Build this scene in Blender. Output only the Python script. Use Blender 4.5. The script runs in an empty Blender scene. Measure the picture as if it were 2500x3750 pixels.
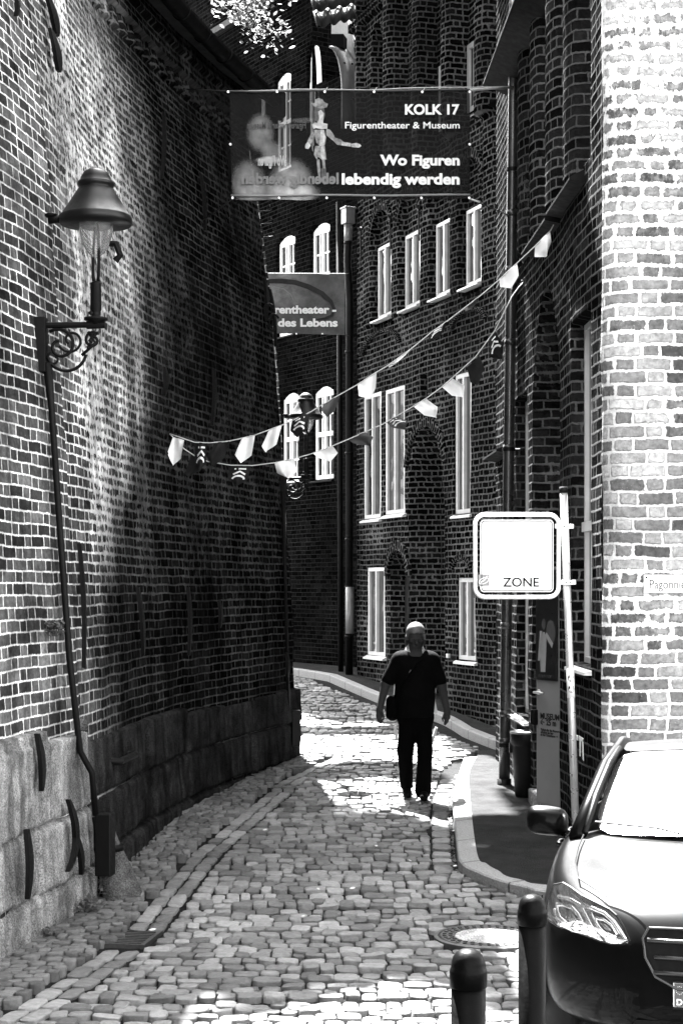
import bpy, bmesh, math, random
import numpy as np
from mathutils import Vector, Matrix
random.seed(7); rng = np.random.default_rng(7)
S = bpy.context.scene
R = math.radians
# ---------------------------------------------------------------- camera, sky, sun, exposure
F, CX, HY, H = 6000.0, 1250.0, 2150.0, 2.05     # focal length in photo pixels, principal column, horizon row, eye height
cam = bpy.data.cameras.new('camera'); camo = bpy.data.objects.new('camera', cam); S.collection.objects.link(camo)
camo.location = (0, 0, H); camo.rotation_euler = (R(90), 0, 0)
cam.sensor_fit = 'VERTICAL'; cam.sensor_height = 36; cam.sensor_width = 24; cam.lens = F/3750*36
cam.shift_y = (HY-1875)/3750; cam.clip_start = .1; cam.clip_end = 2000
S.camera = camo
SUN_AZ, SUN_EL = R(-12), R(57)                   # measured from +Y, positive towards +X
to_sun = Vector((math.sin(SUN_AZ)*math.cos(SUN_EL), math.cos(SUN_AZ)*math.cos(SUN_EL), math.sin(SUN_EL)))
W = bpy.data.worlds.new('World'); S.world = W; W.use_nodes = True
wn = W.node_tree; wn.nodes.clear()
sky = wn.nodes.new('ShaderNodeTexSky'); sky.sky_type = 'NISHITA'; sky.sun_disc = False
sky.sun_elevation = SUN_EL; sky.sun_rotation = SUN_AZ; sky.dust_density = 2.0
bw = wn.nodes.new('ShaderNodeRGBToBW'); bg = wn.nodes.new('ShaderNodeBackground'); wo = wn.nodes.new('ShaderNodeOutputWorld')
wn.links.new(sky.outputs[0], bw.inputs[0]); wn.links.new(bw.outputs[0], bg.inputs[0]); wn.links.new(bg.outputs[0], wo.inputs[0])
bg.inputs[1].default_value = 0.13
sl = bpy.data.lights.new('sun', 'SUN'); sl.energy = 5.0; sl.angle = R(0.5); sl.color = (1, 1, 1)
so = bpy.data.objects.new('sun', sl); S.collection.objects.link(so); so.location = (0, 0, 30)
so.rotation_euler = to_sun.to_track_quat('Z', 'Y').to_euler()
S.view_settings.view_transform = 'Standard'; S.view_settings.look = 'None'
S.view_settings.exposure = 4.3; S.view_settings.gamma = 1.0
try:
    S.render.engine = 'CYCLES'; S.cycles.max_bounces = 6; S.cycles.diffuse_bounces = 3; S.cycles.glossy_bounces = 3
    S.cycles.transmission_bounces = 4; S.cycles.transparent_max_bounces = 8; S.cycles.use_denoising = True
except Exception: pass
# ---------------------------------------------------------------- pixel rays of the photograph -> places in the world
ZT = [(-60, .35), (0, .35), (5, 0), (6.5, -.10), (7.5, -.17), (9, -.26), (10.5, -.30), (12, -.29), (16, -.13), (20, 0), (22, .08), (25, .36), (27, .53), (45, .6), (200, .8)]
def zg(d): return float(np.interp(d, [a for a, b in ZT], [b for a, b in ZT]))
def P(px, py, d): return Vector(((px-CX)/F*d, d, H+(HY-py)/F*d))
def G(px, py):                                    # where the ray meets the ground
    k = (py-HY)/F; lo, hi = 2.0, 80.0
    for _ in range(50):
        m = (lo+hi)/2
        if H-k*m > zg(m): lo = m
        else: hi = m
    return P(px, py, (lo+hi)/2)
def line_hit(px, a, e):                           # ray column px against the vertical plane a + e*u : (u, depth)
    k = (px-CX)/F; u = (k*a[1]-a[0])/(e[0]-k*e[1]); return u, a[1]+e[1]*u
# ---------------------------------------------------------------- object helpers
COL = S.collection
def tag(o, label, cat, group=None, kind=None):
    if label: o['label'] = label
    if cat: o['category'] = cat
    if group: o['group'] = group
    if kind: o['kind'] = kind
    return o
def thing(name, label, cat, loc=(0, 0, 0), group=None):
    o = bpy.data.objects.new(name, None); COL.objects.link(o); o.location = loc; o.empty_display_size = .2
    return tag(o, label, cat, group)
def adopt(o, parent):
    o.parent = parent
    o.matrix_parent_inverse = parent.matrix_basis.inverted() if parent.parent is None else Matrix.Identity(4)
    return o
class MB:
    def __init__(s): s.v = []; s.f = []; s.uv = {}
    def add(s, vs, fs, uvs=None):
        b = len(s.v); s.v += [tuple(x) for x in vs]
        for i, f in enumerate(fs):
            if uvs is not None: s.uv[len(s.f)] = [uvs[j] for j in f]
            s.f.append(tuple(b+j for j in f))
        return s
    def box(s, c, sz, rot=None):
        c = Vector(c); vs = []
        for x in (-.5, .5):
            for y in (-.5, .5):
                for z in (-.5, .5):
                    p = Vector((x*sz[0], y*sz[1], z*sz[2]))
                    if rot is not None: p = rot @ p
                    vs.append(c+p)
        return s.add(vs, [(0, 1, 3, 2), (4, 6, 7, 5), (0, 4, 5, 1), (2, 3, 7, 6), (0, 2, 6, 4), (1, 5, 7, 3)])
    def tube(s, pts, r, n=8, cap=True):
        pts = [Vector(p) for p in pts]; rs = r if isinstance(r, (list, tuple)) else [r]*len(pts)
        vs = []; fs = []; ref = None
        for i, p in enumerate(pts):
            t = (pts[min(i+1, len(pts)-1)]-pts[max(i-1, 0)])
            t = t.normalized() if t.length > 1e-9 else Vector((0, 0, 1))
            if ref is None: ref = Vector((0, 0, 1)) if abs(t.z) < .9 else Vector((1, 0, 0))
            a = (ref - t*ref.dot(t)); a = a.normalized() if a.length > 1e-6 else t.orthogonal().normalized()
            ref = a; b = t.cross(a)
            for k in range(n):
                th = 2*math.pi*k/n; vs.append(p+(a*math.cos(th)+b*math.sin(th))*rs[i])
        for i in range(len(pts)-1):
            for k in range(n): fs.append((i*n+k, i*n+(k+1) % n, (i+1)*n+(k+1) % n, (i+1)*n+k))
        if cap: fs.append(tuple(range(n))[::-1]); fs.append(tuple((len(pts)-1)*n+k for k in range(n)))
        return s.add(vs, fs)
    def lathe(s, prof, c, n=24, axis=None):       # prof: (radius, height)
        c = Vector(c); q = Vector((0, 0, 1)).rotation_difference(Vector(axis)) if axis is not None else None
        vs = []; fs = []
        for r, z in prof:
            for k in range(n):
                th = 2*math.pi*k/n; p = Vector((r*math.cos(th), r*math.sin(th), z))
                vs.append(c+(q @ p if q else p))
        for i in range(len(prof)-1):
            for k in range(n): fs.append((i*n+k, i*n+(k+1) % n, (i+1)*n+(k+1) % n, (i+1)*n+k))
        fs.append(tuple(range(n))[::-1]); fs.append(tuple((len(prof)-1)*n+k for k in range(n)))
        return s.add(vs, fs)
    def prism(s, poly, ext):                      # polygon of points extruded by a vector
        n = len(poly); e = Vector(ext); vs = [Vector(p) for p in poly]+[Vector(p)+e for p in poly]
        fs = [tuple(range(n))[::-1], tuple(range(n, 2*n))]+[(i, (i+1) % n, n+(i+1) % n, n+i) for i in range(n)]
        return s.add(vs, fs)
    def build(s, name, mat, parent=None, smooth=False, label=None):
        me = bpy.data.meshes.new(name); me.from_pydata(s.v, [], s.f)
        if s.uv:
            l = me.uv_layers.new(name='UVMap')
            for fi, us in s.uv.items():
                p = me.polygons[fi]
                for k, li in enumerate(p.loop_indices): l.data[li].uv = us[k]
        if smooth: me.polygons.foreach_set('use_smooth', [True]*len(me.polygons))
        me.materials.append(mat); me.update()
        o = bpy.data.objects.new(name, me); COL.objects.link(o)
        if parent is not None: adopt(o, parent)
        if label: o['label'] = label
        return o
def fix_normals(o):
    b = bmesh.new(); b.from_mesh(o.data); bmesh.ops.recalc_face_normals(b, faces=b.faces); b.to_mesh(o.data); b.free(); return o
def bevel(o, w=.006, seg=2):
    b = bmesh.new(); b.from_mesh(o.data); bmesh.ops.recalc_face_normals(b, faces=b.faces)
    bmesh.ops.bevel(b, geom=[e for e in b.edges if len(e.link_faces) == 2 and e.calc_face_angle(0) > .5], offset=w, segments=seg, affect='EDGES', profile=.5)
    b.to_mesh(o.data); b.free(); return o
def text(body, size, org, xd, up, mat, name, parent, align='LEFT', bold=0.0, ext=.0008, width=1.0, label=None):
    cu = bpy.data.curves.new('lettering', 'FONT'); cu.body = body; cu.size = size; cu.align_x = align
    cu.offset = bold; cu.extrude = ext; cu.resolution_u = 4
    t = bpy.data.objects.new('lettering_source', cu); COL.objects.link(t)
    dg = bpy.context.evaluated_depsgraph_get(); me = bpy.data.meshes.new_from_object(t.evaluated_get(dg))
    bpy.data.objects.remove(t); bpy.data.curves.remove(cu)
    xd = Vector(xd).normalized(); up = Vector(up); up = (up-xd*up.dot(xd)).normalized(); nz = xd.cross(up)
    m = Matrix.Identity(4)
    for i in range(3): m[i][0] = xd[i]*width; m[i][1] = up[i]; m[i][2] = nz[i]; m[i][3] = org[i]
    me.transform(m); me.materials.clear(); me.materials.append(mat)
    o = bpy.data.objects.new(name, me); COL.objects.link(o); adopt(o, parent)
    if label: o['label'] = label
    return o
# ---------------------------------------------------------------- materials (the photograph is black and white, so are they)
class NT:
    def __init__(s, name):
        s.m = bpy.data.materials.new(name); s.m.use_nodes = True; s.t = s.m.node_tree; s.t.nodes.clear()
        s.out = s.n('OutputMaterial'); s.p = s.n('BsdfPrincipled'); s.l(s.p.outputs[0], s.out.inputs[0])
    def n(s, typ): return s.t.nodes.new('ShaderNode'+typ)
    def l(s, a, b): s.t.links.new(a, b)
    def put(s, sock, v):
        if hasattr(v, 'is_output'): s.l(v, sock)
        else: sock.default_value = v
    def m_(s, op, a, b=None, c=None, clamp=False):
        n = s.n('Math'); n.operation = op; n.use_clamp = clamp
        for i, v in enumerate((a, b, c)):
            if v is not None: s.put(n.inputs[i], v)
        return n.outputs[0]
    def mr(s, v, a, b, c=0., d=1., smooth=True):
        n = s.n('MapRange'); n.interpolation_type = 'SMOOTHSTEP' if smooth else 'LINEAR'
        for i, x in enumerate((v, a, b, c, d)): s.put(n.inputs[i], x)
        return n.outputs[0]
    def mix(s, f, a, b):
        return s.m_('MULTIPLY_ADD', s.m_('SUBTRACT', b, a), f, a)
    def xyz(s, x, y, z):
        n = s.n('CombineXYZ')
        for i, v in enumerate((x, y, z)): s.put(n.inputs[i], v)
        return n.outputs[0]
    def noise(s, vec, scale, detail=3., rough=.55):
        n = s.n('TexNoise'); s.put(n.inputs['Vector'], vec); n.inputs['Scale'].default_value = scale
        n.inputs['Detail'].default_value = detail; n.inputs['Roughness'].default_value = rough
        return n.outputs['Fac']
    def white(s, vec):
        n = s.n('TexWhiteNoise'); n.noise_dimensions = '3D'; s.put(n.inputs['Vector'], vec); return n.outputs['Value']
    def obj(s): return s.n('TexCoord').outputs['Object']
    def uv(s): return s.n('TexCoord').outputs['UV']
    def grey(s, v):
        n = s.n('CombineColor'); [s.put(n.inputs[i], v) for i in range(3)]; return n.outputs[0]
    def base(s, v): s.l(s.grey(v) if hasattr(v, 'is_output') else s.grey(v), s.p.inputs['Base Color'])
    def bump(s, h, dist, strength=1.0):
        n = s.n('Bump'); n.inputs['Distance'].default_value = dist; n.inputs['Strength'].default_value = strength
        s.put(n.inputs['Height'], h); s.l(n.outputs[0], s.p.inputs['Normal'])
    def set(s, **k):
        for a, v in k.items():
            nm = {'rough': 'Roughness', 'metal': 'Metallic', 'spec': 'Specular IOR Level', 'trans': 'Transmission Weight', 'ior': 'IOR', 'coat': 'Coat Weight', 'coatr': 'Coat Roughness'}[a]
            s.put(s.p.inputs[nm], v)
        return s
MATS = {}
def plain(name, col, rough=.6, metal=0., spec=.5, var=.15, scale=8., bump=.0, bscale=30., coat=0.):
    if name in MATS: return MATS[name]
    t = NT(name); o = t.obj(); nz = t.noise(o, scale, 4.)
    t.base(t.m_('MULTIPLY', col, t.mr(nz, .3, .7, 1-var, 1+var, False))); t.set(rough=rough, metal=metal, spec=spec)
    t.set(rough=t.mr(t.noise(o, scale*2.3), .3, .7, max(0.02, rough-.08), min(1, rough+.08), False))
    if bump: t.bump(t.noise(o, bscale, 5.), bump)
    if coat: t.set(coat=coat, coatr=.04)
    MATS[name] = t.m; return t.m
def brick(name, h=.085, L=.25, joint=.014, tone=(.03, .07), mortar=.38, wob=.012, edge=.01, smear=None, smear_tone=.5, dark=None, head=True, bdist=.012, mvar=.35):
    t = NT(name); uv = t.uv(); sp = t.n('SeparateXYZ'); t.l(uv, sp.inputs[0])
    v3 = t.xyz(sp.outputs[0], sp.outputs[1], 0.)
    n1 = t.noise(v3, 3.1, 2.); n2 = t.noise(t.xyz(sp.outputs[0], sp.outputs[1], 7.3), 2.3, 3.)
    u = t.m_('MULTIPLY_ADD', t.m_('SUBTRACT', n1, .5), wob*2.5, sp.outputs[0])
    v = t.m_('MULTIPLY_ADD', t.m_('SUBTRACT', n2, .5), wob*3.0, sp.outputs[1])
    vh = t.m_('DIVIDE', v, h); row = t.m_('FLOOR', vh); fv = t.m_('SUBTRACT', vh, row)
    odd = t.m_('FLOORED_MODULO', row, 2.)
    rr = t.white(t.xyz(row, 3.7, 1.1))
    PL = L*1.5 if head else L
    u2 = t.m_('ADD', t.m_('ADD', t.m_('DIVIDE', u, PL), t.m_('MULTIPLY', odd, .5)), t.m_('MULTIPLY', rr, .22))
    ci = t.m_('FLOOR', u2); fu = t.m_('MULTIPLY', t.m_('SUBTRACT', u2, ci), PL)
    if head:
        ih = t.m_('GREATER_THAN', fu, L)
        lo = t.m_('SUBTRACT', fu, t.m_('MULTIPLY', ih, L)); ln = t.m_('SUBTRACT', L, t.m_('MULTIPLY', ih, L-(PL-L)))
    else: ih = 0.; lo = fu; ln = L
    du = t.m_('MINIMUM', lo, t.m_('SUBTRACT', ln, lo))
    dv = t.m_('MULTIPLY', t.m_('MINIMUM', fv, t.m_('SUBTRACT', 1., fv)), h)
    d = t.m_('SMOOTH_MIN', du, dv, .012)
    en = t.noise(t.xyz(sp.outputs[0], sp.outputs[1], 2.1), 42., 4., .65)
    d = t.m_('MULTIPLY_ADD', t.m_('SUBTRACT', en, .5), edge*2, d)
    sm0 = None
    if smear is not None:
        sm0 = smear(t, sp.outputs[0], sp.outputs[1], v3)
        sn = t.noise(t.xyz(t.m_('MULTIPLY', sp.outputs[0], 1.6), sp.outputs[1], 4.4), 13., 5., .75)
        d = t.m_('SUBTRACT', d, t.m_('MULTIPLY', sm0, t.mr(sn, .36, .66, .0, .046)))
    fac = t.mr(d, joint*.5-.003, joint*.5+.005)
    bid = t.white(t.xyz(ci, row, ih)); b2 = t.white(t.xyz(ci, row, t.m_('ADD', ih, 5.)))
    mot = t.noise(t.xyz(sp.outputs[0], sp.outputs[1], bid), 26., 5., .7)
    big = t.noise(v3, .55, 3.)
    tn = t.m_('MULTIPLY', t.mix(t.m_('POWER', bid, 1.4), tone[0], tone[1]), t.mr(mot, .28, .72, .45, 1.6, False))
    chip = t.m_('MULTIPLY', t.mr(t.noise(t.xyz(sp.outputs[0], sp.outputs[1], 9.), 55., 3., .7), .62, .70), t.mr(b2, .35, .9))
    tn = t.m_('MULTIPLY_ADD', chip, tone[1]*.9, tn)
    mt = t.m_('MULTIPLY', mortar, t.mr(t.noise(v3, 16., 4., .7), .3, .7, 1-mvar, 1+mvar*.6, False))
    mt = t.m_('MULTIPLY', mt, t.mr(big, .34, .62, .5, 1.1)); tn = t.m_('MULTIPLY', tn, t.mr(t.noise(v3, .9, 4.), .32, .66, .6, 1.25))
    c = t.mix(fac, mt, tn)
    if smear is not None:
        sm = t.m_('MULTIPLY', t.m_('MULTIPLY', sm0, .45), t.mr(sn, .42, .62)); c = t.mix(sm, c, smear_tone)
    if dark is not None: c = t.m_('MULTIPLY', c, dark(t, sp.outputs[0], sp.outputs[1], v3))
    t.base(c); t.set(rough=.95, spec=.0)
    hh = t.m_('ADD', t.m_('MULTIPLY', fac, .8), t.m_('MULTIPLY', mot, .45)); t.bump(hh, bdist)
    return t.m

def plinth_mat():
    t = NT('plinth_granite_darkened'); o = t.obj(); uv = t.uv(); sp = t.n('SeparateXYZ'); t.l(uv, sp.inputs[0])
    a = t.noise(o, 90., 2.); b = t.noise(o, 2.2, 4.); k = t.noise(o, 11., 5., .7)
    st = t.noise(t.xyz(t.m_('MULTIPLY', sp.outputs[0], 7.), t.m_('MULTIPLY', sp.outputs[1], .8), 2.), 1.1, 4.)
    v = t.m_('MULTIPLY', .17, t.m_('MULTIPLY', t.mr(a, .35, .65, .5, 1.5, False), t.m_('MULTIPLY', t.mr(b, .3, .7, .6, 1.4), t.mr(k, .3, .7, .6, 1.3, False))))
    past_seam = t.mr(t.m_('MULTIPLY_ADD', b, .8, sp.outputs[0]), SEAM+.1, SEAM+1.0, 1., .11)     # darker beyond the seam
    v = t.m_('MULTIPLY', t.m_('MULTIPLY', v, past_seam), t.mr(st, .3, .7, .55, 1.25))
    t.base(v); t.set(rough=.9, spec=.0); t.bump(t.m_('ADD', k, t.m_('MULTIPLY', a, .25)), .03); return t.m
def granite(name, c=.16):
    t = NT(name); o = t.obj()
    a = t.noise(o, 90., 2.); b = t.noise(o, 2.2, 4.); k = t.noise(o, 11., 5., .7)
    v = t.m_('MULTIPLY', c, t.m_('MULTIPLY', t.mr(a, .35, .65, .55, 1.5, False), t.m_('MULTIPLY', t.mr(b, .3, .7, .6, 1.4), t.mr(k, .3, .7, .6, 1.3, False))))
    t.base(v); t.set(rough=.9, spec=.0); t.bump(t.m_('ADD', k, t.m_('MULTIPLY', a, .25)), .03); return t.m
def stone_mat(name, a, b, rough=.62):
    t = NT(name); g = t.n('NewGeometry'); o = t.obj()
    r = g.outputs['Random Per Island']
    v = t.m_('MULTIPLY', t.mix(r, a, b), t.m_('MULTIPLY', t.mr(t.noise(o, 24., 5., .7), .3, .7, .72, 1.25, False), t.mr(t.noise(o, .6, 3.), .3, .7, .8, 1.15)))
    t.base(v); t.set(rough=t.mr(t.noise(o, 14., 3.), .3, .7, rough-.14, rough+.16, False), spec=.22)
    t.bump(t.noise(o, 45., 5., .75), .012); return t.m
M = {}
M['black'] = plain('black_iron', .0012, .6, 0., .15, .3, 20, .0015, 60)
M['blackpaint'] = plain('black_paint', .0015, .5, 0., .15, .2, 14)
M['darkmetal'] = plain('dark_sheet_metal', .002, .5, 0, .10, .3, 6)
M['zinc'] = plain('zinc_sheet', .16, .42, .4, .5, .25, 5)
M['brightzinc'] = plain('galvanised_steel', .55, .32, .7, .5, .12, 6)
M['white'] = plain('white_paint', .78, .4, 0, .4, .06, 5)
M['frame'] = plain('pale_window_paint', .42, .45, 0, .4, .12, 5)
M['greyframe'] = plain('grey_window_paint', .16, .4, 0, .5, .15, 5)
M['sill'] = plain('sill_sheet', .5, .4, .2, .5, .15, 5)
M['cloth_white'] = plain('white_pennant_cloth', .75, .85, 0, .2, .05, 10)
M['cloth_grey'] = plain('grey_pennant_cloth', .06, .85, 0, .2, .1, 10)
M['cloth_black'] = plain('black_pennant_cloth', .011, .85, 0, .15, .2, 10)
M['print'] = plain('white_print', .72, .6, 0, .3, .05, 10)
M['print_dark'] = plain('dark_print', .004, .6, 0, .3, .05, 10)
M['rope'] = plain('rope', .45, .8, 0, .2, .1, 20)
M['darkrope'] = plain('dark_rope', .02, .8, 0, .2, .1, 20)
M['asphalt'] = plain('asphalt', .017, .9, 0, .06, .3, 3., .008, 120)
M['soil'] = plain('joint_sand', .008, .95, 0, .1, .4, 12., .02, 40)
M['farground'] = plain('yard_ground', .18, .95, 0, .1, .3, 2., .02, 20)
M['kerb'] = granite('kerb_granite', .2)
M['granite'] = granite('plinth_granite', .11)
M['cobble'] = stone_mat('road_setts', .08, .24)
M['cobble_small'] = stone_mat('small_setts', .06, .15)
M['plaster'] = plain('white_plaster', .7, .8, 0, .2, .15, 6, .01, 20)
M['tile'] = plain('roof_tile', .03, .7, 0, .15, .35, 5, .004, 40)
def glass_mat(name, spec=1.0, c=.006, rough=.02, ior=1.7, wav=.0, coat=.6):
    t = NT(name); t.base(c); t.set(rough=rough, ior=ior, spec=.5, coat=coat, coatr=.02)
    t.bump(t.noise(t.obj(), 1.6, 2.), .012 if not wav else wav); return t.m
M['glass'] = glass_mat('window_glass', ior=2.3, wav=.03)
M['dullglass'] = glass_mat('dull_window_glass', c=.008, ior=1.4, wav=.02, coat=0.)
# ---------------------------------------------------------------- walls as relief grids: depth(u, z) is how far the face stands towards the street
def relief(name, mat, parent, us, zs, pos, depth, uvo=(0, 0)):
    us = np.array(sorted(set(np.round(us, 4)))); zs = np.array(sorted(set(np.round(zs, 4))))
    U, Z = np.meshgrid(us, zs, indexing='ij'); D = depth(U, Z)
    x, y, nx, ny = pos(U, Z)
    V = np.stack([x+nx*D, y+ny*D, Z], -1).reshape(-1, 3)
    nu, nz = len(us), len(zs)
    i, j = np.meshgrid(np.arange(nu-1), np.arange(nz-1), indexing='ij'); a = (i*nz+j).ravel()
    q = np.stack([a, a+nz, a+nz+1, a+1], -1)
    me = bpy.data.meshes.new(name); me.vertices.add(len(V)); me.vertices.foreach_set('co', V.ravel())
    me.loops.add(q.size); me.loops.foreach_set('vertex_index', q.ravel().astype(np.int32))
    me.polygons.add(len(q)); me.polygons.foreach_set('loop_start', np.arange(0, q.size, 4, dtype=np.int32)); me.polygons.foreach_set('loop_total', np.full(len(q), 4, np.int32))
    l = me.uv_layers.new(name='UVMap'); uvv = np.stack([U+uvo[0]+D*.9, Z+uvo[1]], -1).reshape(-1, 2)
    l.data.foreach_set('uv', uvv[q.ravel()].ravel().astype(np.float32))
    me.materials.append(mat); me.update(); me.validate()
    o = bpy.data.objects.new(name, me); COL.objects.link(o)
    if parent is not None: adopt(o, parent)
    return o
def span(a, b, st): return list(np.arange(a, b, st))+[b]
def rnd(U, Z, s, seed=0):                        # smooth value noise on numpy grids
    r = np.random.default_rng(seed).random((64, 64)); u = U/s; z = Z/s
    iu = np.floor(u).astype(int); iz = np.floor(z).astype(int); fu = u-iu; fz = z-iz
    fu = fu*fu*(3-2*fu); fz = fz*fz*(3-2*fz); g = lambda a, b: r[a % 64, b % 64]
    return (g(iu, iz)*(1-fu)+g(iu+1, iz)*fu)*(1-fz)+(g(iu, iz+1)*(1-fu)+g(iu+1, iz+1)*fu)*fz-.5
class Wall:                                       # straight wall: a + e*u on plan, normal n towards the street
    def __init__(s, a, b, flip=1):
        s.a = Vector((a[0], a[1])); d = Vector((b[0]-a[0], b[1]-a[1])); s.len = d.length; s.e = d.normalized()
        s.n = Vector((-s.e.y, s.e.x))*flip
    def u(s, px): return line_hit(px, s.a, s.e)[0]
    def z(s, px, py): return H+(HY-py)/F*line_hit(px, s.a, s.e)[1]
    def p(s, u, z, d=0.): q = s.a+s.e*u+s.n*d; return Vector((q.x, q.y, z))
    def pos(s, U, Z): return s.a.x+s.e.x*U, s.a.y+s.e.y*U, s.n.x, s.n.y
    def box(s, mb, u0, u1, z0, z1, d0, d1):
        vs = [s.p(u, z, d) for u in (u0, u1) for d in (d0, d1) for z in (z0, z1)]
        return mb.add(vs, [(0, 1, 3, 2), (4, 6, 7, 5), (0, 4, 5, 1), (2, 3, 7, 6), (0, 2, 6, 4), (1, 5, 7, 3)])
def arch_ring(w, uc, zc, r0, r1, d0, d1, a0, a1, mat, parent, squash=1.0, name='arch_band'):
    mb = MB(); n = max(8, int((a1-a0)*r1/.05)); vs = []; uv = []
    for i in range(n+1):
        th = a0+(a1-a0)*i/n; c, s_ = math.cos(th), math.sin(th)
        for r, d in ((r0, d0), (r0, d1), (r1, d1), (r1, d0)):
            vs.append(w.p(uc+r*c, zc+r*s_*squash, d)); uv.append((r*.9+d, th*r1))
    fs = []
    for i in range(n):
        for k in range(3): fs.append((i*4+k, i*4+k+1, i*4+5+k, i*4+4+k))
    fs += [(0, 1, 2, 3), (n*4, n*4+1, n*4+2, n*4+3)]
    mb.add(vs, fs, uv); return fix_normals(mb.build(name, mat, parent))
def window(w, u0, u1, z0, z1, rec, parent, fm, gm, lights=2, bars=0, arch=0., fw=.05, sill=True, mull=.05, transom=None, curtain=None, sillm=None, name='window'):
    """a window set rec behind the wall face: frame > pane, sill"""
    mb = MB(); d0, d1 = -rec-.03, -rec+.03
    w.box(mb, u0, u0+fw, z0, z1, d0, d1); w.box(mb, u1-fw, u1, z0, z1, d0, d1)
    w.box(mb, u0+fw, u1-fw, z0, z0+fw, d0, d1); w.box(mb, u0+fw, u1-fw, z1-fw, z1, d0, d1)
    iu0, iu1 = u0+fw, u1-fw
    ms = [iu0+(iu1-iu0)*k/lights for k in range(1, lights)]
    for m_ in ms: w.box(mb, m_-mull/2, m_+mull/2, z0+fw, z1-fw, d0, d1+.012)
    hs = []
    if transom: hs.append(transom); w.box(mb, iu0, iu1, transom-.04, transom+.04, d0+.002, d1+.03)
    zl = [z0+fw]+([transom+.04] if transom else []); zh = ([transom-.04] if transom else [])+[z1-fw]
    edges = [iu0]+ms+[iu1]
    if bars:
        for a, b in zip(zl, zh):
            for i in range(len(edges)-1):
                if bars >= 2: m_ = (edges[i]+edges[i+1])/2; w.box(mb, m_-.012, m_+.012, a, b, d0+.01, d1-.012)
                w.box(mb, edges[i]+mull/2, edges[i+1]-mull/2, (a+b)/2-.014, (a+b)/2+.014, d0+.008, d1-.01)
    if arch:
        n = 10; pts = [w.p(u0, z1, d0), w.p(u1, z1, d0)]
        for i in range(1, n): t = i/n; pts.append(w.p(u1+(u0-u1)*t, z1+arch*math.sin(math.pi*t), d0))
        mb.prism(pts, w.p(0, 0, d1)-w.p(0, 0, d0))
    f = fix_normals(mb.build(name, fm, parent))
    g = MB(); g.add([w.p(iu0, z0+fw, -rec-.005), w.p(iu1, z0+fw, -rec-.005), w.p(iu1, z1-fw, -rec-.005), w.p(iu0, z1-fw, -rec-.005)], [(0, 1, 2, 3)])
    g.build('pane', gm, f)
    if sill:
        b = MB(); s0, s1 = u0-.05, u1+.05
        vs = [w.p(u, z, d) for u in (s0, s1) for d, z in ((-rec+.03, z0-.005), (.06, z0-.04), (.06, z0-.065), (-rec+.03, z0-.065))]
        b.add(vs, [(0, 1, 2, 3), (4, 7, 6, 5), (0, 4, 5, 1), (1, 5, 6, 2), (2, 6, 7, 3), (3, 7, 4, 0)])
        fix_normals(b.build('window_sill', sillm or M['sill'], f))
    return f
# ================================================================= LEFT: long battered brick wall with granite plinth
LZ, LX = [-2, 0, 2.2, 4.7, 5.5, 6.85, 8.1, 12], [-.1, 0, .115, .25, .33, .52, .74, 1.4]
base_px = [(0, 3490), (230, 3344), (446, 3159), (638, 2993), (848, 2875), (1000, 2808), (1090, 2770)]
LB = [(-2.95, -4.), (-2.78, 0.), (-2.62, 4.), (-2.42, 7.5)]+[(g.x, g.y) for g in (G(*p) for p in base_px)]
def smooth_path(pts, n=8):
    out = []
    for i in range(len(pts)-1):
        p0 = pts[max(i-1, 0)]; p1 = pts[i]; p2 = pts[i+1]; p3 = pts[min(i+2, len(pts)-1)]
        for k in range(n):
            t = k/n
            out.append(tuple(.5*((2*p1[c])+(-p0[c]+p2[c])*t+(2*p0[c]-5*p1[c]+4*p2[c]-p3[c])*t*t+(-p0[c]+3*p1[c]-3*p2[c]+p3[c])*t**3) for c in (0, 1)))
    return out+[pts[-1]]
LP = np.array(smooth_path(LB)); LS = np.concatenate([[0], np.cumsum(np.hypot(*np.diff(LP, axis=0).T))]); LLEN = LS[-1]
def lpos(U, Z):
    x = np.interp(U, LS, LP[:, 0]); y = np.interp(U, LS, LP[:, 1])
    dx = np.interp(U+.15, LS, LP[:, 0])-np.interp(U-.15, LS, LP[:, 0]); dy = np.interp(U+.15, LS, LP[:, 1])-np.interp(U-.15, LS, LP[:, 1])
    dx = np.where(U > LLEN-.15, LP[-1, 0]-LP[-3, 0], dx); dy = np.where(U > LLEN-.15, LP[-1, 1]-LP[-3, 1], dy)
    l = np.hypot(dx, dy); nx, ny = dy/l, -dx/l
    lean = np.interp(Z, LZ, LX); return x-nx*lean, y-ny*lean, nx, ny
def lhit(px, py):                                 # pixel -> (u, z) on the left wall
    us = np.linspace(2, LLEN, 3000)
    k = (px-CX)/F; z = np.full_like(us, 2.0)
    for _ in range(4):
        x, y, nx, ny = lpos(us, z); z = H+(HY-py)/F*y
    x, y, nx, ny = lpos(us, z); f = x-k*y
    i = np.where(np.sign(f[:-1]) != np.sign(f[1:]))[0]
    i = i[0] if len(i) else int(np.argmin(abs(f)))
    return float(us[i]), float(z[i])
def lp(u, z, d=0.):
    x, y, nx, ny = lpos(np.array(u, float), np.array(z, float)); return Vector((float(x+nx*d), float(y+ny*d), z))
(SUa, SZa), (SUb, SZb) = lhit(255, 2390), lhit(82, 10)
def seam_u(z): return SUa+(SUb-SUa)*(z-SZa)/(SZb-SZa)
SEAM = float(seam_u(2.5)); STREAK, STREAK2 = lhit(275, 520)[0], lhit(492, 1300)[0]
EAVE = 8.05
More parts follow.
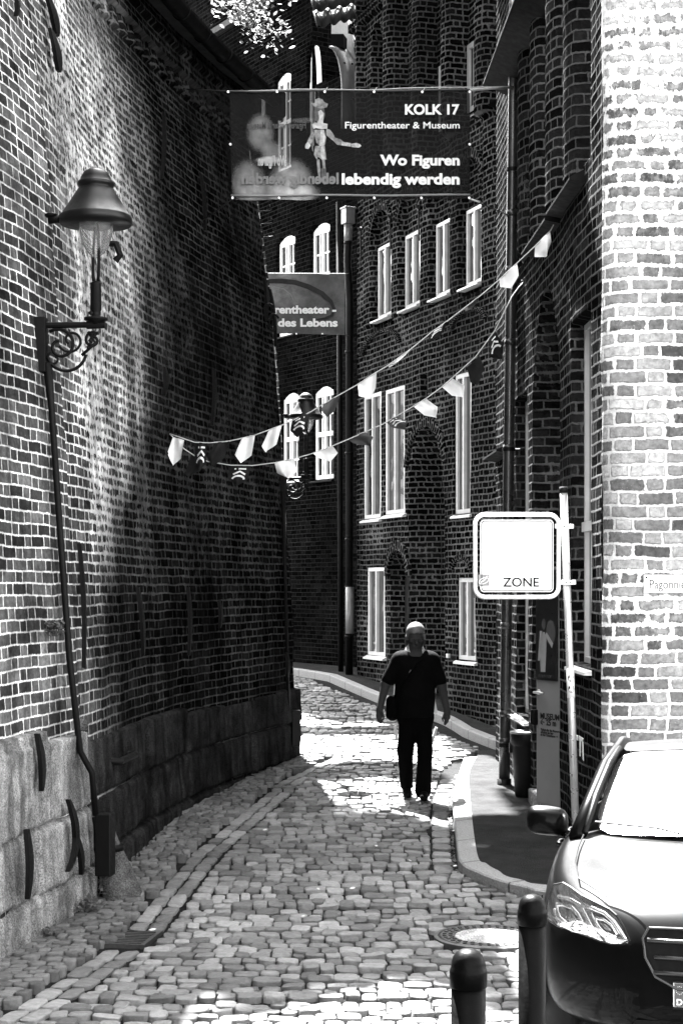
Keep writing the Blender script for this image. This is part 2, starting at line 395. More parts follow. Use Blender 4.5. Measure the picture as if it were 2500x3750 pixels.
def ldepth(U, Z):
    d = .05*rnd(U, Z, 1.7, 1)+.03*rnd(U, Z, .5, 2)
    d = d+np.where(U < seam_u(Z)-.02, .05, 0)-np.where(abs(U-seam_u(Z)) < .03, .09, 0)
    d = d+np.where(Z > EAVE-.62, .06, 0)+np.where(Z > EAVE-.42, .06, 0)+np.where(Z > EAVE-.22, .07, 0)
    band = (Z > EAVE-.62) & (Z < EAVE-.42) & (np.mod(U, .26) < .13)
    return d-np.where(band, .06, 0)
def smear_and_glow_left(t, u, v, v3):
    # old lime-washed, mortar-smeared masonry: a tall patch with two streaks painted for window-reflected sun, absent on the newer near bay
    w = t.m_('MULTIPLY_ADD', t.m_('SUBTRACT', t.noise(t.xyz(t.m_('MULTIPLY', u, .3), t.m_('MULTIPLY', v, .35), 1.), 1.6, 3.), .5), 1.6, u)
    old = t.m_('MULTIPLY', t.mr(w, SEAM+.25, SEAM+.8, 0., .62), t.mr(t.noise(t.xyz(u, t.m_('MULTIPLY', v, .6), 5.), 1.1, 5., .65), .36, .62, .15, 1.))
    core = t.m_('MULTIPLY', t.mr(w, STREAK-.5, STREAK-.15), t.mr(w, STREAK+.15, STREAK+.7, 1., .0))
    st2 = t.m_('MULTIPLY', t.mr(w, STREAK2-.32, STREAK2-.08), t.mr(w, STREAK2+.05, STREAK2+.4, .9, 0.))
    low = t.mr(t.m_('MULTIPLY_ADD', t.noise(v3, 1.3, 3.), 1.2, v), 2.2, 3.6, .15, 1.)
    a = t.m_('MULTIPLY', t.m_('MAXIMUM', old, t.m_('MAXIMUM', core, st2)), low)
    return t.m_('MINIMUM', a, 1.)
def shade_left(t, u, v, v3):                       # falloff of light down the lane painted in, broken by stain streaks and patches
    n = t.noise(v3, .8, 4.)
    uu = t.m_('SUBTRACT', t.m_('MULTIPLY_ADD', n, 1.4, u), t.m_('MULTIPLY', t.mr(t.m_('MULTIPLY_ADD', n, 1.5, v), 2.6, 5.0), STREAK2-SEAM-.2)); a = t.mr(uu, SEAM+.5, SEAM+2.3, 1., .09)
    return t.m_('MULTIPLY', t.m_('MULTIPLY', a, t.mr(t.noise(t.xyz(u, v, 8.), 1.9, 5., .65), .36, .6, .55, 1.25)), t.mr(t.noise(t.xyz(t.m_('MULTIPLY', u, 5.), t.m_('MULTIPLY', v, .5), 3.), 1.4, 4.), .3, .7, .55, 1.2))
M['brick_left'] = brick('weathered_brick_wall', h=.083, L=.245, joint=.0115, tone=(.02, .10), mortar=.62, wob=.014, edge=.009, smear=smear_and_glow_left, smear_tone=.85, dark=shade_left)
warehouse = thing('brick_warehouse', 'long leaning old brick building with granite plinth and deep dark eave', 'building', (LP[-1][0]-2, LP[-1][1]-8, 0))
us = span(0, LLEN, .05)+span(min(SUa, SUb)-.3, max(SUa, SUb)+.3, .012)
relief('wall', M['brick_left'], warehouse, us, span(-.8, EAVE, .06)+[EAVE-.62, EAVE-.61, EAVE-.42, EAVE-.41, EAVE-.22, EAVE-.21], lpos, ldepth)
# return wall round the far corner, where the lane bends away
e_end = lp(LLEN, 0)
rw = Wall((e_end.x, e_end.y), (e_end.x-7.5, e_end.y+5.0), 1)
def rpos(U, Z):
    x, y, nx, ny = rw.pos(U, Z); tx = float(lpos(np.array(LLEN), np.array(1.))[0]-lpos(np.array(LLEN), np.array(0.))[0]); ty = float(lpos(np.array(LLEN), np.array(1.))[1]-lpos(np.array(LLEN), np.array(0.))[1])
    lean = np.interp(Z, LZ, LX)/.0523; return x+tx*lean, y+ty*lean, nx, ny
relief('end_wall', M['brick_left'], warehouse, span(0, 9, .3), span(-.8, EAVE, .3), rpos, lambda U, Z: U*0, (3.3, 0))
# granite plinth of big blocks, its top ragged
pl = {}
def block_grid():
    rows = []
    for r_, (z0, z1) in enumerate(((-.6, -.02), (-.02, .42), (.42, .98))):
        u = 3.0 - r_*.4; bl = []
        while u < LLEN+1: w_ = random.uniform(.75, 1.5); bl.append((u, u+w_, random.uniform(-.02, .03), random.uniform(-.09, .05))); u += w_
        rows.append((z0, z1, bl))
    return rows
BG = block_grid()
def plinth_top(U):
    t = np.where(U < SEAM, 1.06, .86)
    for (a, b, dj, tj) in BG[2][2]: t = np.where((U >= a) & (U < b), t+tj, t)
    return t
def pdepth(U, Z):
    d = np.full_like(U, .05)+np.where(U < SEAM, .07, 0)+.03*rnd(U, Z, .35, 5)+.03*rnd(U, Z, .12, 6)
    for z0, z1, bl in BG:
        m = (Z >= z0) & (Z < z1)
        zz = np.minimum(abs(Z-z0), abs(Z-z1) if z1 < .9 else 9)
        for a, b, dj, tj in bl:
            mm = m & (U >= a) & (U < b); e = np.minimum(np.minimum(U-a, b-U), zz)
            d = np.where(mm, d+dj-.055*np.exp(-(e/.016)**2), d)
    return np.where(Z > plinth_top(U), -.06, d)
M['plinth'] = plinth_mat()
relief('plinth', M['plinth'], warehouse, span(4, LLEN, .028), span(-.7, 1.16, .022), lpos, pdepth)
# roof, soffit board, gutter
def off_line(d, z, step=.5):
    return [lp(u, EAVE, d)+Vector((0, 0, z-EAVE)) for u in span(2, LLEN, step)]
rf = MB(); A = off_line(.34, EAVE+.06); B = [a+Vector((-5.6, 1.6, 6.2)) for a in A]; n = len(A)
rf.add(A+B, [(i, i+1, n+i+1, n+i) for i in range(n-1)])
C2 = [a+Vector((-.0, 0, -.1)) for a in A]; D2 = off_line(-.2, EAVE-.04)
rf.add(A+C2, [(i+1, i, n+i, n+i+1) for i in range(n-1)]); rf.add(C2+D2, [(i+1, i, n+i, n+i+1) for i in range(n-1)])
rf.add([A[-1], B[-1], B[-1]+Vector((-5, 4, -6)), D2[-1]], [(0, 1, 2, 3)])
roof_l = rf.build('roof', M['tile'], warehouse)
gt = MB(); gl = off_line(.44, EAVE-.04, .35)
vs = []; fs = []
for i, p in enumerate(gl):
    x, y, nx, ny = lpos(np.array(min(2+.35*i, LLEN)), np.array(EAVE)); nv = Vector((float(nx), float(ny), 0))
    for k in range(9):
        th = math.pi+math.pi*k/8; vs.append(p+nv*math.cos(th)*.095+Vector((0, 0, math.sin(th)*.11)))
for i in range(len(gl)-1):
    for k in range(8): fs.append((i*9+k, i*9+k+1, i*9+10+k, i*9+9+k))
gt.add(vs, fs); fs2 = []
for i in range(len(gl)-1):                        # joints and brackets under the gutter
    if i % 2 == 0:
        x, y, nx, ny = lpos(np.array(min(2+.35*i, LLEN)), np.array(EAVE)); nv = Vector((float(nx), float(ny), 0))
        gt.tube([gl[i]+nv*math.cos(math.pi+math.pi*k/8)*.102+Vector((0, 0, math.sin(math.pi+math.pi*k/8)*.117)) for k in range(9)], .01, 5)
gutter = gt.build('gutter', M['darkmetal'], roof_l, True)
sol = gutter.modifiers.new('thickness', 'SOLIDIFY'); sol.thickness = .004
hp = MB(); e = gl[-1]
hp.box(e+Vector((-.02, .12, -.06)), (.26, .22, .3), Matrix.Rotation(.3, 3, 'Z')); hp.tube([e+Vector((-.02, .1, -.2)), e+Vector((-.1, .16, -.55))], .05, 10)
bevel(hp.build('gutter_hopper', M['darkmetal'], roof_l), .02)
# iron wall anchors: straight spears, leaning bars and one forked pair, each where its wall shows it
def anchor(p0, p1, w0, wm, w1, d=.03, th=.03, bend=0.):
    (ua, za), (ub, zb) = lhit(*p0), lhit(*p1); mb = MB(); n = 10; L_ = []
    dmax = max(float(ldepth(np.array([[ua+(ub-ua)*t]]), np.array([[za+(zb-za)*t]]))[0, 0]) for t in np.linspace(0, 1, 9))+(.06 if min(za, zb) < .98 else 0)
    for i in range(n+1):
        t = i/n; u = ua+(ub-ua)*t+bend*math.sin(math.pi*t); z = za+(zb-za)*t
        w_ = w0*(1-t)**2+2*wm*t*(1-t)*1.2+w1*t*t
        dd = d+.01+dmax+.018*math.sin(math.pi*t)
        L_.append([lp(u-w_/2, z, dd), lp(u+w_/2, z, dd), lp(u+w_/2, z, dd+th), lp(u-w_/2, z, dd+th)])
    vs = [q for r_ in L_ for q in r_]; fs = [(0, 1, 2, 3), (n*4+3, n*4+2, n*4+1, n*4)]
    for i in range(n):
        for k in range(4): fs.append((i*4+k, i*4+4+k, i*4+4+(k+1) % 4, i*4+(k+1) % 4))
    mb.add(vs, fs); return fix_normals(mb.build('wall_anchor', M['black'], warehouse))
for p0, p1, w in (((140, -30), (180, 130), .30), ((160, 110), (188, 262), .26), ((570, 412), (562, 655), .075), ((717, 640), (732, 845), .085), ((806, 490), (830, 665), .06), ((580, 1345), (578, 1450), .12),
                  ((757, 1352), (750, 1560), .1), ((493, 2150), (512, 2400), .12), ((662, 2150), (664, 2400), .08), ((775, 2200), (778, 2300), .09), ((235, 1990), (252, 2445), .05),
                  ((44, 2685), (60, 2895), .11), ((-6, 3035), (-2, 3290), .12), ((955, 1020), (962, 1175), .1), ((975, 1060), (995, 1270), .09), ((1027, 2390), (1030, 2480), .12), ((2, -20), (6, 62), .05), ((345, 1075), (352, 1100), .0)):
    if w: anchor(p0, p1, w*.35, w, w*.25)
fk = anchor((160, 2925), (190, 3075), .03, .09, .07)
for q in (((186, 3060), (158, 3188)), ((186, 3060), (206, 3200))):
    a_ = anchor(q[0], q[1], .06, .08, .03)
for (x0, y0) in ((935, 735), (952, 775), (965, 820), (978, 868)):   # bent hooks at the far arris
    mb = MB(); u, z = lhit(x0, y0); mb.tube([lp(u, z, -.02), lp(u, z, .14), lp(u, z+.08, .15)], .008, 6); mb.build('wall_hook', M['black'], warehouse)
for (x0, y0) in ((958, 1130), (975, 1168)):
    mb = MB(); u, z = lhit(x0, y0); pts = []
    for k in range(26):
        th = k/25*4.2*math.pi*.5; r_ = .06-.0012*k; sg = 1 if k < 13 else -1
        pts.append(lp(u, z, .09)+Vector((math.cos(th)*r_, 0, math.sin(th)*r_-(.1 if k >= 13 else 0)*1.0)))
    mb.tube(pts, .013, 6); mb.build('wall_hook', M['black'], warehouse)
mb = MB(); u, z = lhit(400, 935); mb.tube([lp(u, z+.1, -.03), lp(u, z+.1, .07), lp(u+.0, z, .1), lp(u, z-.05, .05)], .03, 8); mb.build('wall_hook', M['black'], warehouse)
mb = MB(); u, z = lhit(410, 2778); mb.tube([lp(u-.2, z, .05), lp(u-.2, z, .12), lp(u+.35, z, .12), lp(u+.35, z, .05)], .03, 8); mb.build('wall_anchor', M['black'], warehouse)
# ================================================================= RIGHT NEAR: corner house with the museum door
NW = Wall((1.98, 12.3), (1.80, 19.1), 1)        # street face, u from the corner into the lane; street lies to -X
M['brick_corner'] = brick('old_corner_brick', h=.1, L=.285, joint=.022, tone=(.07, .36), mortar=.85, wob=.02, edge=.016,
    smear=lambda t, u, v, v3: t.m_('MAXIMUM', t.m_('MULTIPLY', .5, t.mr(t.noise(v3, 1.3, 4.), .45, .7)), t.m_('MULTIPLY', t.mr(t.m_('MULTIPLY_ADD', t.noise(v3, .9, 4.), 1.6, v), 4.4, 7.2), .8)), smear_tone=.8, bdist=.02)  # glow on the upper wall is painted in as paler brick
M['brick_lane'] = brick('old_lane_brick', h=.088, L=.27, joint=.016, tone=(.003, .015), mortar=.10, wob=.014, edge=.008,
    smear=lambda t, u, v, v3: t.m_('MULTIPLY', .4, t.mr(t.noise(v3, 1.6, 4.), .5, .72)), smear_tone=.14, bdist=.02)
corner = thing('corner_house', 'old brick corner house with narrow windows, pointed niche and museum door', 'building', (3.6, 15, 0))
def nspan(px0, px1): a, b = NW.u(px0), NW.u(px1); return min(a, b), max(a, b)
WR = nspan(2094, 2160); WL = nspan(1888, 1934); NI = nspan(1950, 2046)
zWR = (NW.z(2094, 2425), NW.z(2094, 1192)); zWL = (NW.z(1890, 2608), NW.z(1890, 1471)); zNI = NW.z(1990, 1066)
LEDGE1 = NW.z(2050, 780); LEDGE2 = NW.z(1870, 300)
WU = nspan(2136, 2162)
pil = [NW.u(p) for p in (1930, 1978, 2040, 2105)]
def ndepth(U, Z):
    d = .035*rnd(U, Z, 1.2, 11)+.015*rnd(U, Z, .3, 12)
    for (u0, u1), (z0, z1) in ((WR, zWR), (WL, zWL)):
        d = np.where((U > u0) & (U < u1) & (Z > z0) & (Z < z1), -.17, d)
    uc, hw = (NI[0]+NI[1])/2, (NI[1]-NI[0])/2; sp_ = zNI-1.55
    for k, dep in ((0, -.16), (.09, -.34), (.18, -.62)):
        h_ = hw-k*(.55 if True else 1); zz = np.clip((Z-sp_)/(zNI-k-sp_), 0, 1); half = h_*np.sqrt(np.clip(1-zz**1.7, 0, 1))
        d = np.where((abs(U-uc) < half) & (Z < zNI-k), dep, d)
    up = Z > LEDGE1+.02
    e_ = np.full_like(U, -.16)
    for c in pil: e_ = np.maximum(e_, .1*np.sqrt(np.clip(1-((U-c)/.27)**2, 0, 1))-.0 + np.where(abs(U-c) < .27, 0, -9))
    e_ = np.where((U > pil[0]+.5) | (U < pil[3]-.42), 0.0, e_)
    e_ = np.where((Z > LEDGE2+1.6) & (Z < LEDGE2+1.9), .12, e_)
    d = np.where(up, e_+.012*rnd(U, Z, .3, 14), d)
    return np.where((U > WU[0]) & (U < WU[1]) & (Z > LEDGE1+.15) & (Z < LEDGE1+3.2), -.16, d)
nu = span(0.14, 3, .03)+span(3, NW.len, .03)
for a in (WR, WL, WU): nu += [a[0]-.001, a[0]+.004, a[1]-.004, a[1]+.001]
nzs = span(-.8, 5, .04)+span(5, 12.5, .045)
for a in (zWR, zWL): nzs += [a[0]-.001, a[0]+.004, a[1]-.004, a[1]+.001]
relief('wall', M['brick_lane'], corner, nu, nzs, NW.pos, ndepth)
# front face towards the viewer with a rounded arris, and the far return
RAD = .14
c0 = NW.p(RAD, 0); ex = Vector((1, 0)); cen = Vector((c0.x+RAD*1.0, c0.y)); ND = NW.n
def fpos(U, Z):
    al = math.atan2(-NW.e.x, 1)*0; th = np.clip(U/RAD, 0, math.pi/2)
    x = np.where(U < RAD*math.pi/2, cen.x-RAD*np.cos(th), cen.x+(U-RAD*math.pi/2)); y = np.where(U < RAD*math.pi/2, cen.y-RAD*np.sin(th), cen.y-RAD)
    nx = np.where(U < RAD*math.pi/2, -np.cos(th), 0); ny = np.where(U < RAD*math.pi/2, -np.sin(th), -1.)
    return x, y, nx, ny
relief('front_wall', M['brick_corner'], corner, span(0, .3, .02)+span(.3, 6, .05), span(-.8, 12.5, .05), fpos, lambda U, Z: .02*rnd(U, Z, .8, 21)+.014*rnd(U, Z, .2, 22), (5., .03))
fw_ = Wall((NW.p(NW.len, 0).x, NW.p(NW.len, 0).y), (6, 19.4), 1)
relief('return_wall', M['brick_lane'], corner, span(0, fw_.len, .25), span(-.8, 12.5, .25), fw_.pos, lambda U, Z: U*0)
mb = MB(); a, b = NW.p(0, 12.5), NW.p(NW.len, 12.5); c, d = Vector((6.5, 19.4, 12.5)), Vector((6.5, 12.16, 12.5)); r1, r2 = Vector((4.2, 12.16, 15.8)), Vector((4.2, 19.2, 15.8))
mb.add([a, b, c, d, r1, r2], [(0, 1, 5, 4), (3, 4, 5, 2), (0, 4, 3), (1, 2, 5)]); mb.build('roof', M['tile'], corner)
# ledges
def ledge(w, u0, u1, z, proj, th, mat, parent, name='ledge'):
    mb = MB(); vs = [w.p(u, zz, d) for u in (u0, u1) for d, zz in ((-.02, z+th*1.6), (proj, z+.0), (proj, z-.02), (-.02, z-th))]
    mb.add(vs, [(0, 1, 2, 3), (4, 7, 6, 5), (0, 4, 5, 1), (1, 5, 6, 2), (2, 6, 7, 3), (3, 7, 4, 0)]); return fix_normals(mb.build(name, mat, parent))
ledge(NW, NW.u(2142), NW.u(2050), LEDGE1, .13, .05, M['darkmetal'], corner); ledge(NW, NW.u(2046), NW.u(1955), LEDGE1-.03, .13, .05, M['darkmetal'], corner)
ledge(NW, NW.u(2016), NW.u(1868), LEDGE2, .3, .16, M['darkmetal'], corner)
ledge(NW, NW.u(1870), NW.u(1818), NW.z(1835, 1668), .16, .05, M['darkmetal'], corner)
window(NW, WR[0], WR[1], zWR[0], zWR[1], .13, corner, M['frame'], M['dullglass'], lights=2, transom=zWR[0]+(zWR[1]-zWR[0])*.40, sillm=M['white'])
window(NW, WL[0], WL[1], zWL[0], zWL[1], .13, corner, M['frame'], M['dullglass'], lights=2, sillm=M['white'])
window(NW, WU[0], WU[1], LEDGE1+.15, LEDGE1+3.2, .13, corner, M['frame'], M['dullglass'], lights=1, sill=False)
# museum door, standing ajar in the niche
DA, DB = Vector((1.775, 14.95)), Vector((2.22, 14.13))
DW = Wall((DA.x, DA.y), (DB.x, DB.y), -1)
dz0 = G(1990, 2942).z if False else H-(2942-HY)/F*14.9; dz1 = dz0+2.15
mb = MB(); DW.box(mb, 0, DW.len, dz0, dz1, -.05, 0); door = bevel(mb.build('door', M['frame_door'] if 'frame_door' in M else plain('grey_door_paint', .16, .5, 0, .4, .06, 4), corner), .006)
mb = MB(); DW.box(mb, .02, .34, H+(HY-2490)/F*14.85, dz1-.03, .003, .02); poster = mb.build('poster', plain('dark_poster', .012, .35, 0, .4, .3, 7), door)
mb = MB(); z_ = H+(HY-2536)/F*14.85; mb.tube([DW.p(.045, z_, .0), DW.p(.045, z_, .06), DW.p(.18, z_, .06)], .011, 8); mb.tube([DW.p(.045, z_, 0), DW.p(.045, z_, .012)], .026, 12)
mb.build('door_handle', M['brightzinc'], door, True)
mb = MB(); DW.box(mb, -.03, .03, z_-.3, z_-.16, .0, .05); bevel(mb.build('door_lock', M['black'], door), .008)
dxd = (DW.e.x, DW.e.y, 0)
zz = lambda py: H+(HY-py)/F*14.85
text('MUSEUM', .075, DW.p(.065, zz(2632), .004), dxd, (0, 0, 1), M['print_dark'], 'lettering', door, bold=.002, width=1.0)
text('\u2190 25 m', .075, DW.p(.065, zz(2654), .004), dxd, (0, 0, 1), M['print_dark'], 'lettering', door, bold=.002)
for i, tx in enumerate(('Tickets f\u00fcr das Museum', 'erhalten Sie hier', 'an der Ticketkasse \u2192')):
    text(tx, .030, DW.p(.07, zz(2676+i*9.5), .004), dxd, (0, 0, 1), M['print_dark'], 'lettering', door, bold=.0006)
pm = plain('poster_print', .22, .6); pm2 = plain('poster_print_dim', .05, .6)
# the printed figure on the poster: a costumed puppet before a pale disc
fg = MB()
def poly_on(w, pts, d=.0215): return [w.p(a, b, d) for a, b in pts]
zb = zz(2460)
for pts in ([(.10, .0), (.17, .0), (.19, .30), (.16, .36), (.13, .36), (.085, .22)], [(.055, .1), (.085, .1), (.12, .37), (.09, .37)], [(.19, .36), (.17, .33), (.27, .22), (.29, .26)]):
    fg.prism(poly_on(DW, [(a, zb+b) for a, b in pts]), DW.p(0, 0, .002)-DW.p(0, 0, 0))
fg.build('printed_figure', pm, poster)
fg = MB(); fg.prism(poly_on(DW, [(.25+.07*math.cos(k/20*2*math.pi), zb+.36+.11*math.sin(k/20*2*math.pi)) for k in range(20)], .0208), DW.p(0, 0, .0008)-DW.p(0, 0, 0))
fg.prism(poly_on(DW, [(.145+.03*math.cos(k/12*2*math.pi), zb+.43+.05*math.sin(k/12*2*math.pi)) for k in range(12)], .0211), DW.p(0, 0, .0012)-DW.p(0, 0, 0)); fg.build('printed_disc', pm2, poster)
text('KOLK17.DE', .04, DW.p(.06, zz(2481), .0215), dxd, (0, 0, 1), pm2, 'poster_lettering', poster)
# door frame (dark upright at the near side), step
mb = MB(); 
for x0, x1 in ((2054, 2064), (2070, 2086)):
    pass
fr = Wall((2.02, 14.35), (2.13, 14.0), -1)
fr.box(mb, 0, .05, dz0-.1, dz1+.9, 0, .06); fr.box(mb, .07, .14, dz0-.1, dz1+.9, 0, .05); bevel(mb.build('door_frame', M['black'], corner), .006)
mb = MB(); NW.box(mb, NI[0]+.02, NI[1]-.02, -.6, dz0-.005, -.6, .05); bevel(mb.build('door_step', M['kerb'], corner), .015)
# rainwater downpipe in front of the far arris
pb = P(1845, 2876, 17.2); pb.z = zg(17.2)+.03; pt_ = P(1885, -60, 17.25)
dp = MB(); d_ = pt_-pb
dp.tube([pb+d_*t for t in np.linspace(0.0, 1, 14)], .058, 20)
for py in (780, 985, 1250, 1635, 1930, 2280, 2600, 2700):
    t = (2872-py)/(2872+60); dp.tube([pb+d_*(t-.004), pb+d_*(t+.004)], .064, 20)
dpipe = dp.build('downpipe', plain('dark_zinc_pipe', .04, .3, .6, .4, .25, 3), corner, True)
for py in (620, 1640, 2715):
    mb = MB(); t = (2872-py)/(2872+60); q = pb+d_*t; mb.tube([q, Vector((1.9, q.y, q.z))], .012, 6); mb.tube([q+Vector((0, 0, -.02)), q+Vector((0, 0, .02))], .067, 20); mb.build('pipe_clip', M['darkmetal'], dpipe)
mb = MB(); mb.tube([pb+Vector((0, 0, -.1)), pb+Vector((0, 0, .10))], .075, 20); mb.build('pipe_shoe', M['darkmetal'], dpipe, True)
# ================================================================= RIGHT FAR: the museum front with piers and niches
FW = Wall((3.17, 19.02), (.2565, 27.03), 1)
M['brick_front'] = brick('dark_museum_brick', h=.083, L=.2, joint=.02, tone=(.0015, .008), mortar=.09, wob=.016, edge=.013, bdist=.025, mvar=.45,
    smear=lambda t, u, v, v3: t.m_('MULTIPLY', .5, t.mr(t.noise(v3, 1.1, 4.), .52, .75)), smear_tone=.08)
museum = thing('museum_house', 'dark brick theatre house with arched niches, rounded piers and tall bright windows', 'building', (3.5, 24, 0))
wins = []                                         # (u0,u1,z0,z1)
def fwin(pxl, pxr, pyt, pyb):
    u1, u0 = FW.u(pxl), FW.u(pxr); pm_ = (pxl+pxr)/2; return (u0, u1, FW.z(pm_, pyb), FW.z(pm_, pyt))
AW = [fwin(1370, 1426, 894, 1158), fwin(1469, 1532, 849, 1119), fwin(1581, 1642, 807, 1078), fwin(1691, 1754, 756, 1038)]
BWn = [fwin(1332, 1394, 1442, 1898), fwin(1410, 1481, 1420, 1881), fwin(1665, 1726, 1366, 1880)]
CWn = [fwin(1345, 1408, 2078, 2401), fwin(1677, 1744, 2116, 2417)]
UW = [fwin(1478, 1500, 316, 560), fwin(1577, 1604, 243, 520), fwin(1680, 1711, 170, 470)]
for g in UW: pass
UW = [(u0, u1, 8.75, 9.72) for (u0, u1, a, b) in UW]
recs = [(w_, .11) for w_ in AW]+[(w_, .05) for w_ in BWn]+[(w_, .05) for w_ in CWn]+[(w_, .16) for w_ in UW]
ac = [(a[0]+a[1])/2 for a in AW]; ah = [(a[1]-a[0])/2+.07 for a in AW]
PO = (FW.u(1629), FW.u(1495)); poc = sum(PO)/2; poh = (PO[1]-PO[0])/2; poz = FW.z(1562, 1565)
SD = (FW.u(1491), FW.u(1426)); sdc = sum(SD)/2; sdh = (SD[1]-SD[0])/2; sdz = FW.z(1458, 2016)
def fdepth(U, Z):
    d = .035*rnd(U, Z, 1.4, 31)+.016*rnd(U, Z, .35, 32)
    z0 = 5.95
    # shafts between the niches: half-round, from the sill of the upper windows to the top
    hi = Z > 8.45
    for i, c in enumerate(ac):
        h_ = ah[i]; top = 8.02+.0*i; spz = top-h_
        n_ = (abs(U-c) < h_) & (Z > AW[i][2]-.12) & (Z < spz)
        arc = (Z >= spz) & (Z < top) & (abs(U-c) < h_*np.sqrt(np.clip(1-((Z-spz)/(top-spz))**2, 0, 1)))
        d = np.where(n_ | arc, -.1+.01*rnd(U, Z, .2, 33), d)
    edges = [ac[0]+.62]+[(ac[i]+ac[i+1])/2 for i in range(3)]+[ac[3]-.6]
    hw = [.27, .2, .2, .22, .25]
    bulge = np.full_like(U, -9.)
    for c, h_ in zip(edges, [.2, .17, .17, .18, .2]): bulge = np.maximum(bulge, np.where(abs(U-c) < h_, .07+.13*np.sqrt(np.clip(1-((U-c)/h_)**2, 0, 1)), -9))
    low = (Z > AW[0][2]-.1) & (Z <= 8.45)
    d = np.where(low & (bulge > -1) & (d > -.05), np.maximum(d, bulge*.25-.02), d)
    niche = -.12+.01*rnd(U, Z, .25, 36)
    up = np.where(bulge > -1, bulge, niche)
    d = np.where(hi & (U > edges[4]-.3) & (U < edges[0]+.5), up+.01*rnd(U, Z, .3, 35), d)
    # first column ends in a round arch with a dentil band above
    c0_ = ac[0]+.05; tz = 11.0
    col = (abs(U-c0_) < .55) & hi
    arc0 = abs(U-c0_) < .24*np.sqrt(np.clip(1-np.clip((Z-(tz-.5))/.5, 0, 1)**2, 0, 1))
    d = np.where(col, np.where(arc0 & (Z < tz), -.22, .06), d)
    d = np.where((Z > 11.15) & (Z < 11.32) & (U > ac[0]-.5), np.where(np.mod(U, .1) < .06, .16, .06), d)
    for k, dep in ((0, -.14), (.11, -.28), (.22, -.46)):
        sp_ = poz-1.25; zz = np.clip((Z-sp_)/(poz-k-sp_), 0, 1); half = (poh-k*.6)*np.sqrt(np.clip(1-zz**1.8, 0, 1))
        d = np.where((abs(U-poc-k*.15) < half) & (Z < poz-k), dep, d)
    sp_ = sdz-.45; zz = np.clip((Z-sp_)/(sdz-sp_), 0, 1)
    d = np.where((abs(U-sdc) < sdh*np.sqrt(np.clip(1-zz**2, 0, 1))) & (Z < sdz), -.3, d)
    for (u0, u1, a, b), r_ in recs: d = np.where((U > u0) & (U < u1) & (Z > a) & (Z < b), -r_-.04, d)
    d = np.where(abs(U-FW.u(1555)) < .11, np.where((Z > FW.z(1555, 1455)) & (Z < FW.z(1555, 1372)), -.2, d), d)   # putlog hole
    return d
fu = span(0, FW.len, .026); fz = span(-.6, 12.2, .034)+[13.5, 14.5]
for (u0, u1, a, b), r_ in recs: fu += [u0-.001, u0+.004, u1-.004, u1+.001]; fz += [a-.001, a+.004, b-.004, b+.001]
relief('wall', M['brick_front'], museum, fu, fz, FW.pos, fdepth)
fe = FW.p(FW.len, 0); f0 = FW.p(0, 0)
sw = Wall((fe.x, fe.y), (fe.x+6.5, fe.y+2.4), 1)
relief('side_wall', M['brick_front'], museum, span(0, sw.len, .3), span(-.6, 14.5, .3), sw.pos, lambda U, Z: U*0, (9, 0))
mb = MB(); a, b = FW.p(0, 14.5), FW.p(FW.len, 14.5); o_ = Vector((6.5, 2.4, 0)); r_ = Vector((3.2, 1.2, 4.2))
mb.add([a, b, b+o_, a+o_, a+r_, b+r_], [(0, 1, 5, 4), (3, 4, 5, 2), (0, 4, 3), (1, 2, 5)]); mb.build('roof', M['tile'], museum)
for w_ in AW: window(FW, *w_, .095, museum, M['frame'], M['glass'], lights=2)
for w_ in BWn: window(FW, *w_, .04, museum, M['frame'], M['glass'], lights=2, fw=.06)
for w_ in CWn: window(FW, *w_, .04, museum, M['frame'], M['glass'], lights=2, fw=.06)
for w_ in UW: window(FW, *w_, .15, museum, M['frame'], M['dullglass'], lights=1, sill=False, fw=.07)
for i, c in enumerate(ac): arch_ring(FW, c, 8.02-ah[i], ah[i], ah[i]+.13, .0, .045, .05, math.pi-.05, M['brick_front'], museum)
arch_ring(FW, poc, poz-.66, poh*.97, poh*.97+.14, -.02, .04, .15, math.pi-.15, M['brick_front'], museum, 1.0)
arch_ring(FW, sdc, sdz-.42, sdh, sdh+.14, -.02, .04, .05, math.pi-.05, M['brick_front'], museum, 1.15)
for px, py, wpx in ((1392, 1290, 150), (1713, 1195, 140), (1690, 2095, 84)):
    uc = FW.u(px); hw_ = abs(FW.u(px-wpx/2)-FW.u(px+wpx/2))/2; arch_ring(FW, uc, FW.z(px, py), hw_-.13, hw_, -.01, .035, .12, math.pi-.12, M['brick_front'], museum, .40 if wpx > 100 else .62)
# small arched side door leaf, deep in its reveal
mb = MB(); FW.box(mb, sdc-sdh, sdc+sdh, .3, sdz, -.29, -.26); mb.build('side_door', plain('dark_door', .03, .5), museum)
ledge(FW, FW.u(1812), FW.u(1745), FW.z(1780, 404), .1, .05, M['darkmetal'], museum)
for px, py in ((1440, 795), (1545, 760), (1332, 845)):
    mb = MB(); u, z = FW.u(px), FW.z(px, py); ring = [FW.p(u+.05*math.cos(k/10*2*math.pi), z+.05*math.sin(k/10*2*math.pi), .06) for k in range(10)]
    mb.tube([FW.p(u, z-.5, .05), FW.p(u, z-.04, .06)]+ring, .014, 6); mb.build('wall_hook', M['black'], museum)
mb = MB(); FW.box(mb, FW.u(1650), FW.u(1643), FW.z(1646, 2410), FW.z(1646, 2394), .0, .05); bevel(mb.build('bell_box', M['sill'], museum), .008)
